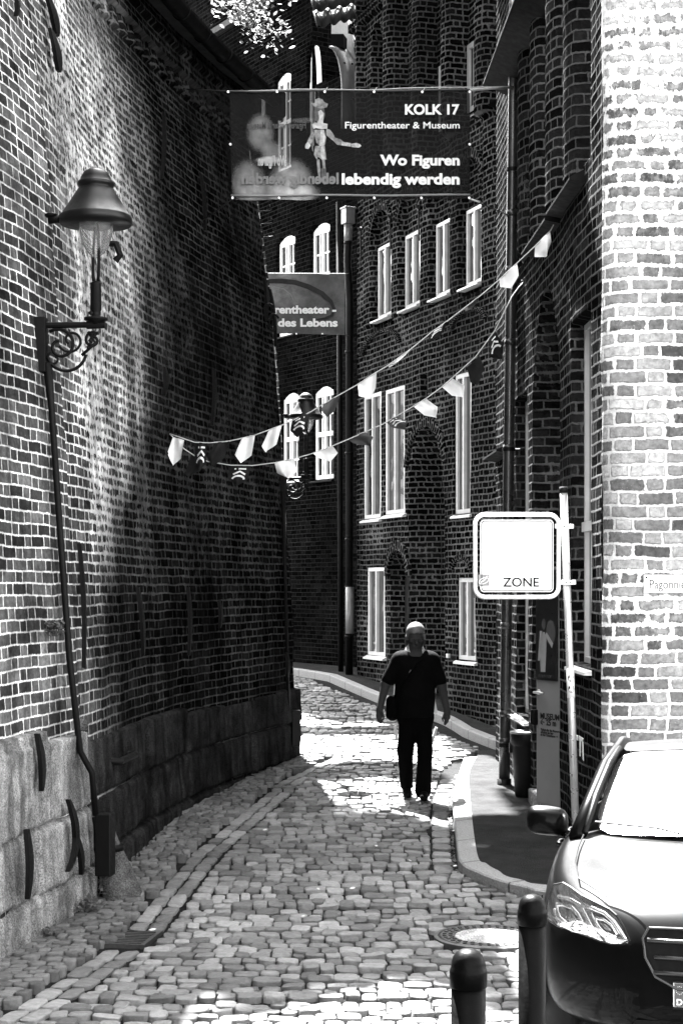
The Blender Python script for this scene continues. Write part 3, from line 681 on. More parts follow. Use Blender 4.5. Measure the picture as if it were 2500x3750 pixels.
# ================================================================= BACK: dark brick house closing the view
BKa = Vector((.95, 27.87)); BKe = Vector((-.526, .85)).normalized(); BKb = BKa+BKe*16
BW_ = Wall((.952, 27.88), (BKb.x, BKb.y), 1)
off = BW_.u(1084); 
M['brick_back'] = brick('dark_engineering_brick', h=.078, L=.24, joint=.011, tone=(.0012, .0045), mortar=.015, wob=.006, edge=.004, bdist=.008)
back = thing('back_house', 'dark brick house closing the lane, white arched casement windows', 'building', (-3, 34, 0))
def bwin(pxl, pxr, pyt, pyb): u0, u1 = BW_.u(pxr), BW_.u(pxl); pm_ = (pxl+pxr)/2; return (u0, u1, BW_.z(pm_, pyb), BW_.z(pm_, pyt))
w1 = bwin(1135, 1207, 838, 990); w2 = bwin(1012, 1080, 878, 1030); w3 = bwin(1143, 1218, 1436, 1755); w4 = bwin(1028, 1093, 1458, 1775); w5 = bwin(1006, 1066, 288, 470)
zb1 = w1[3]-1.78
BW = [(w1[0], w1[1], zb1, w1[3]), (w2[0], w2[1], zb1, w1[3]), (w3[0], w3[1], w3[2], w3[3]), (w4[0], w4[1], w3[2], w3[3]), (w5[0], w5[1], w5[3]-1.75, w5[3])]
pitch = w2[0]-w1[0]
BW += [(w2[0]+pitch, w2[1]+pitch, zb1, w1[3]), (w2[0]+pitch, w2[1]+pitch, w3[2], w3[3])]
ov = bwin(1128, 1150, 242, 345)
def bdepth(U, Z):
    d = .012*rnd(U, Z, .5, 41)
    for u0, u1, a, b in BW:
        t = np.clip((U-u0)/(u1-u0), 0, 1); d = np.where((U > u0) & (U < u1) & (Z > a) & (Z < b+.12*np.sin(math.pi*t)), -.16, d)
    uc, zc = (ov[0]+ov[1])/2, (ov[2]+ov[3])/2-.35
    return np.where(((U-uc)/(ov[1]-ov[0])*1.6)**2+((Z-zc)/1.0)**2 < 1, -.2, d)
bu = span(0, 6.2, .04)+span(6.2, 16, .3); bz = span(.0, 13.45, .05)
for u0, u1, a, b in BW: bu += [u0, u0+.005, u1-.005, u1]; bz += [a, a+.005]
UC = BW_.u(1142)
relief('upper_wall', M['brick_back'], back, span(5.7, 16, .5), span(13.3, 15.6, .3), BW_.pos, lambda U, Z: U*0+.03)
mb = MB(); a, b = BW_.p(5.7, 15.6, .15), BW_.p(16, 15.6, .15); bk = Vector((.85*4, .526*4, 0)); mb.add([a, b, b+bk+Vector((0, 0, 2)), a+bk+Vector((0, 0, 2)), a+bk-Vector((0, 0, 4)), BW_.p(5.7, 13.2, .0)], [(0, 1, 2, 3), (0, 3, 4, 5)]); mb.build('upper_roof', M['tile'], back)
relief('wall', M['brick_back'], back, [u for u in bu if u > UC]+[UC], bz, BW_.pos, bdepth)
relief('low_wall', M['brick_back'], back, [u for u in bu if u < UC]+[UC], [z for z in bz if z < 11.3]+[11.3], BW_.pos, bdepth)
for u0, u1, a, b in BW: window(BW_, u0+.01, u1-.01, a+.01, b, .1, back, M['white'], M['dullglass'], lights=2, bars=2, arch=.11, fw=.07, transom=a+(b-a)*.52, mull=.07, sillm=M['darkmetal'])
uc = (ov[0]+ov[1])/2; zc = (ov[2]+ov[3])/2-.35
mb = MB(); k = 28; rr_ = (ov[1]-ov[0])/1.6
mb.tube([BW_.p(uc+rr_*math.cos(i/k*2*math.pi), zc+.98*math.sin(i/k*2*math.pi), -.1) for i in range(k+1)], .045, 8)
mb.tube([BW_.p(uc-rr_, zc+.25, -.1), BW_.p(uc+rr_, zc+.25, -.1)], .02, 6); mb.tube([BW_.p(uc, zc-1, -.1), BW_.p(uc, zc+1, -.1)], .02, 6)
ow = mb.build('oval_window', M['white'], back, True)
mb = MB(); mb.add([BW_.p(uc+rr_*math.cos(i/k*2*math.pi), zc+.98*math.sin(i/k*2*math.pi), -.12) for i in range(k)], [tuple(range(k))]); mb.build('pane', M['dullglass'], ow)
mb = MB(); a, b = BW_.p(UC+.05, 13.45, .12), BW_.p(16, 13.45, .12); bk = Vector((.85*4, .526*4, 0)); up = Vector((0, 0, 2.2))
mb.add([a, b, b+bk+up, a+bk+up, a-Vector((0, 0, .12)), b-Vector((0, 0, .12)), BW_.p(16, 13.28, -.1), BW_.p(UC+.05, 13.28, -.1), BW_.p(UC+.05, 13.45, -8), BW_.p(16, 13.45, -8)], [(0, 1, 2, 3), (0, 4, 5, 1), (4, 7, 6, 5), (3, 2, 9, 8), (0, 3, 8)]); mb.build('roof', M['tile'], back)
mb = MB(); a, b = BW_.p(0, 0), BW_.p(0, 0)+Vector((.85*7, .526*7, 0)); mb.add([a, b, b+Vector((0, 0, 11.3)), a+Vector((0, 0, 11.3))], [(0, 1, 2, 3)], [(0, 0), (8, 0), (8, 11.3), (0, 11.3)]); mb.build('side_wall', M['brick_back'], back)
# swept gable coping in sheet metal with its plaster edge, and the tiled hood above it
mb = MB(); a, b = BW_.p(UC, 11.25), BW_.p(UC, 11.25)+Vector((.85*6, .526*6, 0)); mb.add([a, b, b+Vector((0, 0, 2.2)), a+Vector((0, 0, 2.15))], [(0, 1, 2, 3)], [(0, 0), (6, 0), (6, 2), (0, 2)]); mb.build('upper_side_wall', M['brick_back'], back)
GD = 27.75
cop = [(1206, 168), (1218, 174), (1230, 190), (1240, 214), (1248, 248), (1253, 290), (1255, 340), (1255, 420), (1253, 470)]
def gp(px, py, d=GD): return P(px, py, d)
mb = MB(); A = [gp(*q) for q in cop]; B = [gp(q[0]+(58 if i > 1 else 62), q[1]+4, GD+.5) for i, q in enumerate(cop)]; n = len(A)
mb.add(A+B, [(i, i+1, n+i+1, n+i) for i in range(n-1)]); cp = mb.build('gable_coping', M['zinc'], back, True); md = cp.modifiers.new('thickness', 'SOLIDIFY'); md.thickness = .03
for q in ((1262, 231), (1290, 234), (1262, 360), (1292, 362)): mb = MB(); mb.lathe([(.0, .02), (.014, .018), (.02, 0)], gp(q[0], q[1], GD+.1), 10, axis=(-.4, -.9, .2)); mb.build('coping_bolt', M['darkmetal'], cp)
mb = MB(); mb.prism([gp(1214, 55, GD+.3), gp(1262, 58, GD+.45), gp(1284, 110, GD+.5), gp(1300, 180, GD+.5), gp(1312, 250, GD+.5), gp(1322, 330, GD+.5), gp(1322, 430, GD+.5), gp(1304, 430, GD+.46), gp(1300, 300, GD+.46), gp(1262, 176, GD+.3), gp(1212, 170, GD+.2)], (.12, .3, 0))
fix_normals(mb.build('plaster_edge', M['plaster'], back))
mb = MB(); mb.prism([gp(1212, 124, GD+.18), gp(1257, 124, GD+.18), gp(1257, 174, GD+.18), gp(1212, 172, GD+.18)], (.1, .4, 0)); fix_normals(mb.build('gable_pier', M['brick_back'], back))
def pantiles(p00, p10, p01, p11, nu, nv, mat, parent, amp=.05, name='tiled_hood'):
    mb = MB(); p00, p10, p01, p11 = map(Vector, (p00, p10, p01, p11)); nn = (p10-p00).cross(p01-p00).normalized()
    for j in range(nv):
        vs = []; K = nu*8+1
        for i in range(K):
            u = i/(K-1); w_ = math.sin(u*nu*2*math.pi)*amp+max(0, math.sin(u*nu*2*math.pi+2.2))*amp*.5
            for v, lift in ((j/nv, amp*1.3), ((j+1.12)/nv, 0)):
                p = p00*(1-u)*(1-v)+p10*u*(1-v)+p01*(1-u)*v+p11*u*v; vs.append(p+nn*(w_+lift*.8))
        fs = [(2*i, 2*i+2, 2*i+3, 2*i+1) for i in range(K-1)]; mb.add(vs, fs)
    o = mb.build(name, mat, parent, True); md = o.modifiers.new('thickness', 'SOLIDIFY'); md.thickness = .018; return o
pantiles(gp(1158, 108, GD-.6), gp(1312, 72, GD-.5), gp(1110, -120, GD-.25), gp(1330, -140, GD-.15), 4, 4, M['tile'], back, .055)
pantiles(gp(1300, 262, GD+.35), gp(1322, 262, GD+.4), gp(1285, 60, GD+.6), gp(1322, 50, GD+.7), 1, 5, M['tile'], back, .04, 'verge_tiles')
# two rain pipes in the dark gap before the back house
p2 = P(1275, 2490, 27.1); p2.z = zg(27.1); t2 = P(1275, 770, 27.1)
mb = MB(); 
def pp(py): return P(1274+(2 if py > 1000 else 0), py, 27.0)
mb.tube([P(1278, 2492, 27.), P(1279, 1100, 27.), P(1272, 960, 27.), P(1274, 880, 27.), P(1274, 815, 27.)], .063, 16)
for py in (890, 1290, 1660, 1975, 2150, 2330): mb.tube([P(1278 if py > 1000 else 1274, py-5, 27.), P(1278 if py > 1000 else 1274, py+5, 27.)], .072, 16)
rp = thing('rain_pipe', 'tall dark rain pipe with pale box hopper at the far house corner', 'downpipe', P(1278, 2492, 27.))
mb.build('pipe', M['darkmetal'], rp, True)
mb = MB(); mb.tube([P(1274, 893, 27.), P(1274, 822, 27.)], .066, 16); mb.build('pipe_collar', M['zinc'], rp, True)
mb = MB(); c = P(1274, 793, 27.); mb.box(c, (.17, .17, .25), Matrix.Rotation(.5, 3, 'Z')); mb.box(c+Vector((0, 0, .135)), (.2, .2, .03), Matrix.Rotation(.5, 3, 'Z')); bevel(mb.build('pipe_hopper', M['zinc'], rp), .006)
mb = MB(); mb.tube([P(1280, 2320, 26.98), P(1280, 2150, 26.98)], .07, 16); mb.build('pipe_guard', M['zinc'], rp, True)
rp2 = thing('thin_rain_pipe', 'thin black rain pipe in the gap behind the second banner', 'downpipe', P(1245, 2480, 27.75))
mb = MB(); mb.tube([P(1248, 2480, 27.75), P(1240, 740, 27.75)], .045, 12); mb.build('pipe', M['darkmetal'], rp2, True)
# ================================================================= GROUND, setts, kerbs
ground = MB(); ys = [-80, -40, -10, 0, 2, 4, 5, 6, 6.5, 7, 7.5, 8, 9, 10, 10.5, 11, 12, 14, 16, 18, 20, 21, 22, 24, 25, 26, 27, 30, 35, 45, 80, 200, 500]
xs = [-300, -40, -12, -6, -3, 0, 3, 6, 12, 40, 300]
ground.add([(x, y, zg(y)-.035) for y in ys for x in xs], [(j*len(xs)+i, j*len(xs)+i+1, (j+1)*len(xs)+i+1, (j+1)*len(xs)+i) for j in range(len(ys)-1) for i in range(len(xs)-1)])
gr = ground.build('ground', M['soil']); tag(gr, None, None, None, 'structure')
def poly_at(pts):
    a = np.array(sorted(pts, key=lambda q: q[1])); return lambda y: float(np.interp(y, a[:, 1], a[:, 0]))
kout = [G(*q) for q in ((1697, 2797), (1662, 2915), (1659, 2986), (1675, 3148), (1684, 3186), (1729, 3218), (1900, 3276))]
kin = [G(*q) for q in ((1745, 2794), (1719, 2848), (1719, 2938), (1745, 3155), (1780, 3196), (1837, 3231), (1900, 3260))]
kout += [Vector((2.0, kout[-1].y-.28, 0)), Vector((6, kout[-1].y-.5, 0))]; kin += [Vector((2.0, kin[-1].y-.2, 0)), Vector((6, kin[-1].y-.4, 0))]
kin[5] = kin[5].lerp(kin[4], .25); 
for q in range(6, 9): kin[q].y = kout[q].y+.2
f1 = [G(*q) for q in ((1085, 2469), (1385, 2568), (1602, 2638), (1716, 2699), (1825, 2740))]
f1 = [Vector((f1[0].x-1.6, f1[0].y+2.9, 0))]+f1+[Vector((2.3, 19.9, 0))]
lane_wall_x = lambda y: float(np.interp(y, LP[:, 1], LP[:, 0])) if y < LP[-1, 1] else LP[-1, 0]-(y-LP[-1, 1])*1.5
gut = [(G(*q).x, G(*q).y) for q in ((995, 2885), (702, 3120), (542, 3305), (446, 3420))]
def gut_x(y):
    a = sorted(gut, key=lambda q: q[1])
    if y < a[0][1]: return a[0][0]-(a[0][1]-y)*.16
    if y > a[-1][1]: return lane_wall_x(min(y, 19.85))+.42
    return float(np.interp(y, [q[1] for q in a], [q[0] for q in a]))
ko = poly_at([(q.x, q.y) for q in kout[:7]]); kf = poly_at([(q.x, q.y) for q in f1])
def right_x(y):
    if y < kout[6].y: return 6.5
    if y < kout[4].y: return float(np.interp(y, [kout[6].y, kout[5].y, kout[4].y], [kout[6].x, kout[5].x, kout[4].x]))
    if y < 19.0: return ko(y)
    if y < 20.6: return ko(19.0)+(kf(20.6)-ko(19.0))*(y-19)/1.6
    return kf(y)
ST = {'x': [], 'y': [], 'w': [], 'l': [], 'r': [], 'z': []}
def stone_mesh(name, st, mat, dome=.016):
    n = len(st); A = np.array(st); base = []
    ring = np.array([(-1, -.66), (-.66, -1), (.66, -1), (1, -.66), (1, .66), (.66, 1), (-.66, 1), (-1, .66)])*.5
    V = []; lv = ((1.0, -.07), (1.0, -.013), (.965, -.003), (.90, -.0004), (.5, .0006))
    c, s_ = np.cos(A[:, 4]), np.sin(A[:, 4])
    for sc_, dz in lv:
        for k in range(8):
            jx = 1+rng.uniform(-.09, .05, n); jy = 1+rng.uniform(-.12, .04, n)
            dx = ring[k, 0]*sc_*A[:, 2]*jx; dy = ring[k, 1]*sc_*A[:, 3]*jy
            X = A[:, 0]+dx*c-dy*s_; Y = A[:, 1]+dx*s_+dy*c
            V.append(np.stack([X, Y, np.zeros(n)+dz*dome/.012*1.0 if dz > -.05 else np.zeros(n)+dz], -1))
    V = np.stack(V, 1)                                     # n, 40, 3
    zz = np.interp(V[..., 1], [a for a, b in ZT], [b for a, b in ZT])
    V[..., 2] += zz + A[:, 5][:, None]+ (V[..., 0]-A[:, 0][:, None])*rng.normal(0, .045, n)[:, None]+(V[..., 1]-A[:, 1][:, None])*rng.normal(0, .04, n)[:, None]
    fs = []
    for l_ in range(4):
        for k in range(8): fs.append((l_*8+k, l_*8+(k+1) % 8, l_*8+8+(k+1) % 8, l_*8+8+k))
    q = np.array(fs); q = (q[None]+np.arange(n)[:, None, None]*40).reshape(-1, 4)
    cap = (np.arange(32, 40)[None]+np.arange(n)[:, None]*40)
    me = bpy.data.meshes.new(name); me.vertices.add(n*40); me.vertices.foreach_set('co', V.reshape(-1).astype(np.float32))
    li = np.concatenate([q.ravel(), cap.ravel()]).astype(np.int32); me.loops.add(len(li)); me.loops.foreach_set('vertex_index', li)
    tot = np.concatenate([np.full(len(q), 4), np.full(n, 8)]).astype(np.int32); me.polygons.add(len(tot)); me.polygons.foreach_set('loop_start', np.concatenate([[0], np.cumsum(tot)[:-1]]).astype(np.int32)); me.polygons.foreach_set('loop_total', tot)
    me.polygons.foreach_set('use_smooth', np.ones(len(tot), bool)); me.materials.append(mat); me.update(); me.validate()
    o = bpy.data.objects.new(name, me); COL.objects.link(o); tag(o, None, None, None, 'structure'); return o
road, small = [], []
MH = G(1790, 3432); DG = G(460, 3428)
y = 6.0
while y < 44:
    dl = random.uniform(.145, .185); xl = gut_x(y)+.285; xr = right_x(y)-.245 if y > kout[4].y else right_x(y)-.02
    if y > 20: xl = max(-10, -.6-(y-20)*1.3)
    x = xl; ph = random.uniform(0, 6)
    while x < xr:
        w_ = random.choice((random.uniform(.085, .135), random.uniform(.11, .18))); w_ = min(w_, xr-x+.02)
        if w_ > .05:
            X, Y = x+w_/2, y+.05*math.sin(x*1.1+ph)+random.uniform(-.022, .022)
            if not ((X-MH.x)**2+(Y-MH.y)**2 < .40**2):
                road.append((X, Y, w_-.004+random.uniform(-.012, .004), dl-.002+random.uniform(-.02, .012), random.uniform(-.1, .1), random.uniform(-.014, .007)))
        x += w_
    y += dl
y = 6.0
while y < 20.6:                                   # two rows of long setts as gutter on the wall side, one row along the kerb
    l_ = random.uniform(.24, .34); ang = math.atan2(gut_x(y+.3)-gut_x(y), .3)
    for k in range(2):
        X = gut_x(y+l_/2)+.065+.128*k
        if not (abs(X-DG.x) < .2 and abs(y+l_/2-DG.y) < .26): road.append((X, y+l_/2, .112, l_-.006, -ang, random.uniform(-.008, .002)-.012))
    if y > kout[4].y and y < 18.1: road.append((right_x(y+l_/2)-.13, y+l_/2, .16, l_-.02, -math.atan2(right_x(y+.3)-right_x(y), .3), random.uniform(-.008, .004)-.012))
    y += l_
stone_mesh('road', road, M['cobble'], .0075)
y = 5.0
while y < 20.2:
    dl = random.uniform(.085, .125); x = lane_wall_x(y)+.0
    while x < gut_x(y)-.07:
        w_ = random.uniform(.07, .12); small.append((x+w_/2, y+random.uniform(-.02, .02), w_-.005, dl-.005, random.uniform(-.15, .15), random.uniform(-.01, .012)+.02)); x += w_
    y += dl
stone_mesh('footway', small, M['cobble_small'], .010)
def ribbon(name, outer, inner, z, mat, drop=.2, closed=False):
    mb = MB(); n = len(outer); vs = []
    for o_, i_ in zip(outer, inner): vs += [(o_.x, o_.y, zg(o_.y)-drop), (o_.x, o_.y, zg(o_.y)+z-.012), (o_.x+(i_.x-o_.x)*.08, o_.y+(i_.y-o_.y)*.08, zg(o_.y)+z), (i_.x, i_.y, zg(i_.y)+z)]
    fs = [(i*4+k, i*4+k+1, i*4+5+k, i*4+4+k) for i in range(n-1) for k in range(3)]
    o = fix_normals(mb.add(vs, fs).build(name, mat)); tag(o, None, None, None, 'structure'); return o
def dense(pts, m_=6):
    q = smooth_path([(p.x, p.y) for p in pts], m_); return [Vector((a, b, 0)) for a, b in q]
ko_d, ki_d = dense(kout), dense(kin)
def kerb_mat():
    t = NT('kerb_stones'); o = t.obj(); sp = t.n('SeparateXYZ'); t.l(o, sp.inputs[0])
    a = t.noise(o, 70., 3.); v = t.m_('MULTIPLY', .2, t.mr(a, .3, .7, .65, 1.3, False))
    fr_ = t.m_('FRACT', t.m_('DIVIDE', t.m_('ADD', sp.outputs[1], t.m_('MULTIPLY', sp.outputs[0], -.6)), .9)); j = t.mr(t.m_('MINIMUM', fr_, t.m_('SUBTRACT', 1., fr_)), .004, .012)
    t.base(t.m_('MULTIPLY', v, t.mix(j, .12, 1.))); t.set(rough=.75); t.bump(t.m_('ADD', t.m_('MULTIPLY', a, .3), j), .01); return t.m
M['kerbs'] = kerb_mat()
ribbon('kerb', ko_d, ki_d, .075, M['kerbs'])
mb = MB(); inn = ki_d; vs = []
for p in inn: vs += [(p.x, p.y, zg(p.y)+.07), (max(p.x+.3, 2.9), p.y+(.35 if p.y < kin[5].y else 0), zg(p.y)+.07)]
mb.add(vs, [(2*i, 2*i+1, 2*i+3, 2*i+2) for i in range(len(inn)-1)])
mb.add([(kin[0].x, kin[0].y, zg(kin[0].y)+.07), (2.9, kin[0].y, zg(kin[0].y)+.07), (2.9, 20.4, zg(20.4)+.03), (1.7, 20.4, zg(20.4)-.0)], [(0, 1, 2, 3)])
pv = mb.build('pavement', M['asphalt']); tag(pv, None, None, None, 'structure')
fk_o = dense(f1, 5)
def fin(p, k): return Vector((p.x+k*.94, p.y+k*.34, 0))
ribbon('kerb', fk_o, [fin(p, .13) for p in fk_o], .09, M['kerbs'])
mb = MB(); vs = []
for p in fk_o: q0, q1 = fin(p, .13), fin(p, 1.9); vs += [(q0.x, q0.y, zg(q0.y)+.085), (q1.x, q1.y, zg(q0.y)+.1)]
mb.add(vs, [(2*i, 2*i+1, 2*i+3, 2*i+2) for i in range(len(fk_o)-1)]); pv2 = mb.build('pavement', M['asphalt']); tag(pv2, None, None, None, 'structure')
mb = MB(); mb.add([(-60, 24, zg(24)+.0), (-3.5, 21.5, zg(21.5)), (-9, 46, zg(46)), (-60, 60, zg(60))], [(0, 1, 2, 3)]); yd = mb.build('yard_path', M['farground']); tag(yd, None, None, None, 'structure')
# ================================================================= STREET FURNITURE
def spiral(c, xd, zd, r0, r1, a0, a1, n=22):
    return [c+xd*math.cos(a0+(a1-a0)*i/n)*(r0+(r1-r0)*i/n)+zd*math.sin(a0+(a1-a0)*i/n)*(r0+(r1-r0)*i/n) for i in range(n+1)]
def bulb_glass():
    t = NT('lamp_bulb_glass'); t.base(.92); t.set(rough=.08, trans=.9, ior=1.12, spec=.7); return t.m
M['bulb'] = bulb_glass()
M['lampwhite'] = plain('lamp_reflector_white', .75, .35, 0, .5, .05, 5)
def wall_lamp(wall_pt, ax, zbar, scale, conduit, box, label, zdrop):
    """bracket arm bar from the wall to the lamp axis, conduit down the wall to a junction box"""
    s = scale; wp = Vector(wall_pt); ax = Vector(ax); xd = Vector((ax.x-wp.x, ax.y-wp.y, 0)); ln = xd.length; xd.normalize(); zd = Vector((0, 0, 1)); w0 = Vector((wp.x, wp.y, zbar)); yd = zd.cross(xd)
    root = thing('wall_lamp', label, 'street lamp', w0, 'old street lamps on the leaning wall')
    mb = MB(); mb.box(w0-xd*.0+Vector((0, 0, -.13*s/1)), (.075*s, .09*s, .36*s), Matrix.Rotation(math.atan2(xd.y, xd.x), 3, 'Z'))
    mb.tube([w0, w0+xd*(ln+.05*s)], .021*s, 8); mb.tube([w0+xd*(ln-.06*s), w0+xd*(ln+.06*s)], [.03*s, .024*s], 8); bevel(mb.build('bracket', M['black'], root), .004)
    mb = MB(); c = w0+xd*.14*s-zd*.15*s
    def sc(cx, cz, r0, r1, a0, a1, th=.011): mb.tube(spiral(w0+xd*cx*s+zd*cz*s, xd, zd, r0*s, r1*s, a0, a1), th*s, 6)
    sc(.125, -.135, .115, .03, 2.2, -4.6); sc(.20, -.10, .085, .025, 3.6, 10.4, .009); sc(.17, -.17, .13, .13, 3.4, 6.1, .011)
    sc(.09, -.22, .05, .012, 2.0, 7.5, .008); sc(ln/s-.02, -.10, .055, .012, 1.3, 9.4, .010)
    mb.tube([w0+xd*.27*s-zd*.20*s, w0+xd*.36*s-zd*.12*s, w0+xd*(ln-.05*s)-zd*.045*s], .011*s, 6)
    for k in range(7):
        q = w0+xd*(.31+.018*random.uniform(-1, 1)+.008*k)*s-zd*(.13-.012*k+.02*random.uniform(-1, 1))*s; mb.lathe([(.0, -.016*s), (.017*s, 0), (0, .016*s)], q, 6, axis=(random.uniform(-1, 1), 0, 1))
    mb.build('scroll_ornament', M['black'], root, True)
    a0 = w0+xd*ln; mb = MB()
    mb.lathe([(.03*s, 0), (.032*s, .02*s), (.078*s, .03*s), (.078*s, .045*s), (.03*s, .055*s), (.03*s, .085*s), (.038*s, .1*s), (.034*s, .26*s), (.037*s, .27*s), (.02*s, .285*s)], a0, 18)
    mb.lathe([(0, -.02*s), (.02*s, 0), (0, .02*s)], a0+Vector((-.03*s, -.02, .075*s)), 8)
    mb.build('stem', M['black'], root, True)
    zt = zdrop                              # underside of the shade above the bar
    for sx in (-1, 1):
        mb = MB(); mb.tube([a0+zd*.27*s+xd*sx*.012*s, a0+zd*.33*s+xd*sx*.02*s-yd*sx*.01, a0+zd*(zt-.2)*s/s+(-yd*sx)*.05*s+xd*sx*.03*s, a0+zd*(zt+.03)+(-yd*sx)*.09*s+xd*sx*.02*s], .0105*s, 8); mb.build('support_arm', M['black'], root, True)
    b0 = a0+zd*zt
    mb = MB(); mb.lathe([(.232*s, -.028*s), (.238*s, -.012*s), (.238*s, .022*s), (.226*s, .03*s), (.165*s, .125*s), (.115*s, .205*s), (.106*s, .215*s), (.118*s, .222*s), (.122*s, .238*s), (.118*s, .25*s), (.104*s, .256*s), (.098*s, .28*s), (.08*s, .312*s), (.045*s, .336*s), (.0, .345*s)], b0, 48)
    sh = mb.build('lamp_shade', plain('lamp_shade_enamel', .003, .42, 0, .25, .2, 9), root, True)
    mb = MB(); mb.lathe([(.11*s, .012*s), (.222*s, -.022*s), (.222*s, -.026*s), (.11*s, .004*s)], b0, 40); mb.build('reflector', M['lampwhite'], sh, True)
    mb = MB(); mb.lathe([(.108*s, .02*s), (.112*s, 0), (.112*s, -.05*s), (.104*s, -.10*s), (.086*s, -.16*s), (.056*s, -.21*s), (.02*s, -.245*s), (.0, -.25*s)], b0, 32); mb.build('glass_bulb', M['bulb'], root, True)
    mb = MB(); mb.tube([b0+zd*.01*s-xd*.23*s, b0+zd*.012*s-xd*.31*s], [.024*s, .034*s], 8); mb.lathe([(.03*s, 0), (.044*s, .012*s), (.044*s, .022*s), (.02*s, .03*s)], b0-xd*.295*s+zd*.02*s, 12); mb.build('sensor', M['black'], root, True)
    mb = MB(); mb.tube(conduit, [.032*s]+[.022*s]*(len(conduit)-1), 8); mb.build('conduit', M['black'], root, True)
    mb = MB(); c, sz, rz = box; mb.box(c, sz, Matrix.Rotation(rz, 3, 'Z')); bx = bevel(mb.build('junction_box', M['blackpaint'], root), .008)
    return root
u1, z1 = lhit(112, 1192); wp = lp(u1, z1, .08); s1 = F/wp.y
ax = P(352, 1190, wp.y-.02)
def on_wall(px, py, d): u, z = lhit(px, py); return lp(u, z, d)
cd = [on_wall(px, py, .11) for px, py in ((120, 1330), (136, 1500), (168, 1960), (200, 2400))]+[on_wall(226, 2750, .14), on_wall(246, 2830, .19), on_wall(254, 2985, .2)]
bx = on_wall(264, 3090, .25); 
wall_lamp(wp, (ax.x, ax.y, 0), z1, 560/s1*1.0 if False else .5/ .5*(240/ s1)/.43, cd, (bx, (.12, .12, 238/s1*.98), -.2), 'large black street lamp with white reflector on scrolled bracket, nearest to the viewer', (1190-808)/s1)
mb = MB(); b2 = on_wall(262, 3215, .24); mb.tube([b2+Vector((0, 0, .02)), Vector((b2.x+.01, b2.y, zg(b2.y)-.1))], .05, 10)
u2, z2 = lhit(1022, 1752); wp2 = lp(u2, z2, .06); s2 = F/wp2.y; ax2 = P(1120, 1752, wp2.y-.05)
cd2 = [on_wall(px, py, .07) for px, py in ((1017, 1800), (1024, 2100), (1036, 2590))]
wall_lamp(wp2, (ax2.x, ax2.y, 0), z2, (98/s2)/.43*1.12, cd2, (on_wall(1054, 2665, .1), (.1, .1, 130/s2), .2), 'smaller black lamp on the wall\'s far end, in front of white arched windows', (1752-1528)/s2)
# ---- bollards
def bollard(px, pytop, w, label):
    s = w/.114; d = F/s; c = P(px, pytop, d); z0 = zg(d); h = c.z-z0
    root = thing('bollard', label, 'bollard', (c.x, c.y, z0), 'black dome-topped bollards'); mb = MB(); b = (c.x, c.y, z0)
    mb.lathe([(.062, -.1), (.053, 0), (.053, h-.118)], b, 40); mb.build('post', M['bollard'], root, True)
    mb = MB(); mb.lathe([(.0531, h-.118), (.057, h-.114), (.0575, h-.07), (.056, h-.062), (.0535, h-.058), (.0525, h-.045), (.047, h-.025), (.036, h-.010), (.02, h-.002), (0, h)], b, 40); mb.build('cap', M['bollard'], root, True)
M['bollard'] = plain('bollard_paint', .0015, .42, 0, .05, .2, 14, .001, 80)
bollard(1714, 3474, 137, 'shorter-looking black bollard nearest the viewer at the bottom edge')
bollard(1947, 3275, 108, 'black bollard directly before the car headlight')
# ---- zone sign on its pole
SDp = 12.5; sg = F/SDp
base = P(2107, 3040, SDp); base.z = zg(SDp); topp = P(2062, 1804, SDp); dirp = (topp-P(2107, 3040, SDp)).normalized()
base = topp-dirp*((topp.z-base.z)/dirp.z)
sign = thing('zone_sign', 'white square zone sign in tubular frame on galvanised pole before the brick corner', 'traffic sign', base)
M['signwhite'] = plain('sign_face_white', .8, .45, 0, .4, .03, 6)
mb = MB(); mb.tube([base-dirp*.2, topp], .029, 24); pole = mb.build('pole', M['brightzinc'], sign, True)
mb = MB(); mb.tube([topp-dirp*.003, topp+dirp*.045], .032, 20); mb.build('pole_cap', M['black'], sign, True)
sc_ = P(1889, 2036, SDp); hw, hh = 158/sg, 157/sg
def rrect(cx, cz, w_, h_, r_, y, n=7):
    pts = []
    for sx, sz, a in ((1, 1, 0), (-1, 1, 90), (-1, -1, 180), (1, -1, 270)):
        for k in range(n): th = R(a+90*k/(n-1)); pts.append(Vector((cx+sx*(w_-r_)+r_*math.cos(th), y, cz+sz*(h_-r_)+r_*math.sin(th))))
    return pts
yS = SDp-.04
fr_ = rrect(sc_.x, sc_.z, hw-.012, hh-.012, .075, yS)
mb = MB(); mb.tube(fr_+[fr_[0], fr_[1]], .0155, 12, False); mb.build('frame', M['signframe'] if 'signframe' in M else plain('sign_tube_white', .72, .3, .1, .5, .06, 6), sign, True)
pn = rrect(sc_.x, sc_.z, hw-.052, hh-.052, .03, yS-.006)
mb = MB(); mb.prism(pn, (0, .012, 0)); mb.build('sign_panel', M['signwhite'], sign)
for k, off_ in enumerate((.0, .022)):
    q = rrect(sc_.x, sc_.z, hw-.062-off_, hh-.062-off_, .022, yS-.008); mb = MB()
    if k == 0: mb.tube(q+[q[0], q[1]], .0035, 6, False); mb.build('border_line', M['signgrey'] if 'signgrey' in M else plain('sign_line_grey', .02, .5, 0, .1), sign)
    else:
        mb.tube(q[:1]+q+[q[0]], .0012, 5, False)
t_ = text('ZONE', .098, (sc_.x-.152+.05-.004, yS-.009, H+(HY-2148)/F*SDp), (1, 0, 0), (0, 0, 1), plain('sign_letter_grey', .006, .6, 0, .05), 'lettering', sign, bold=.0012, width=1.02)
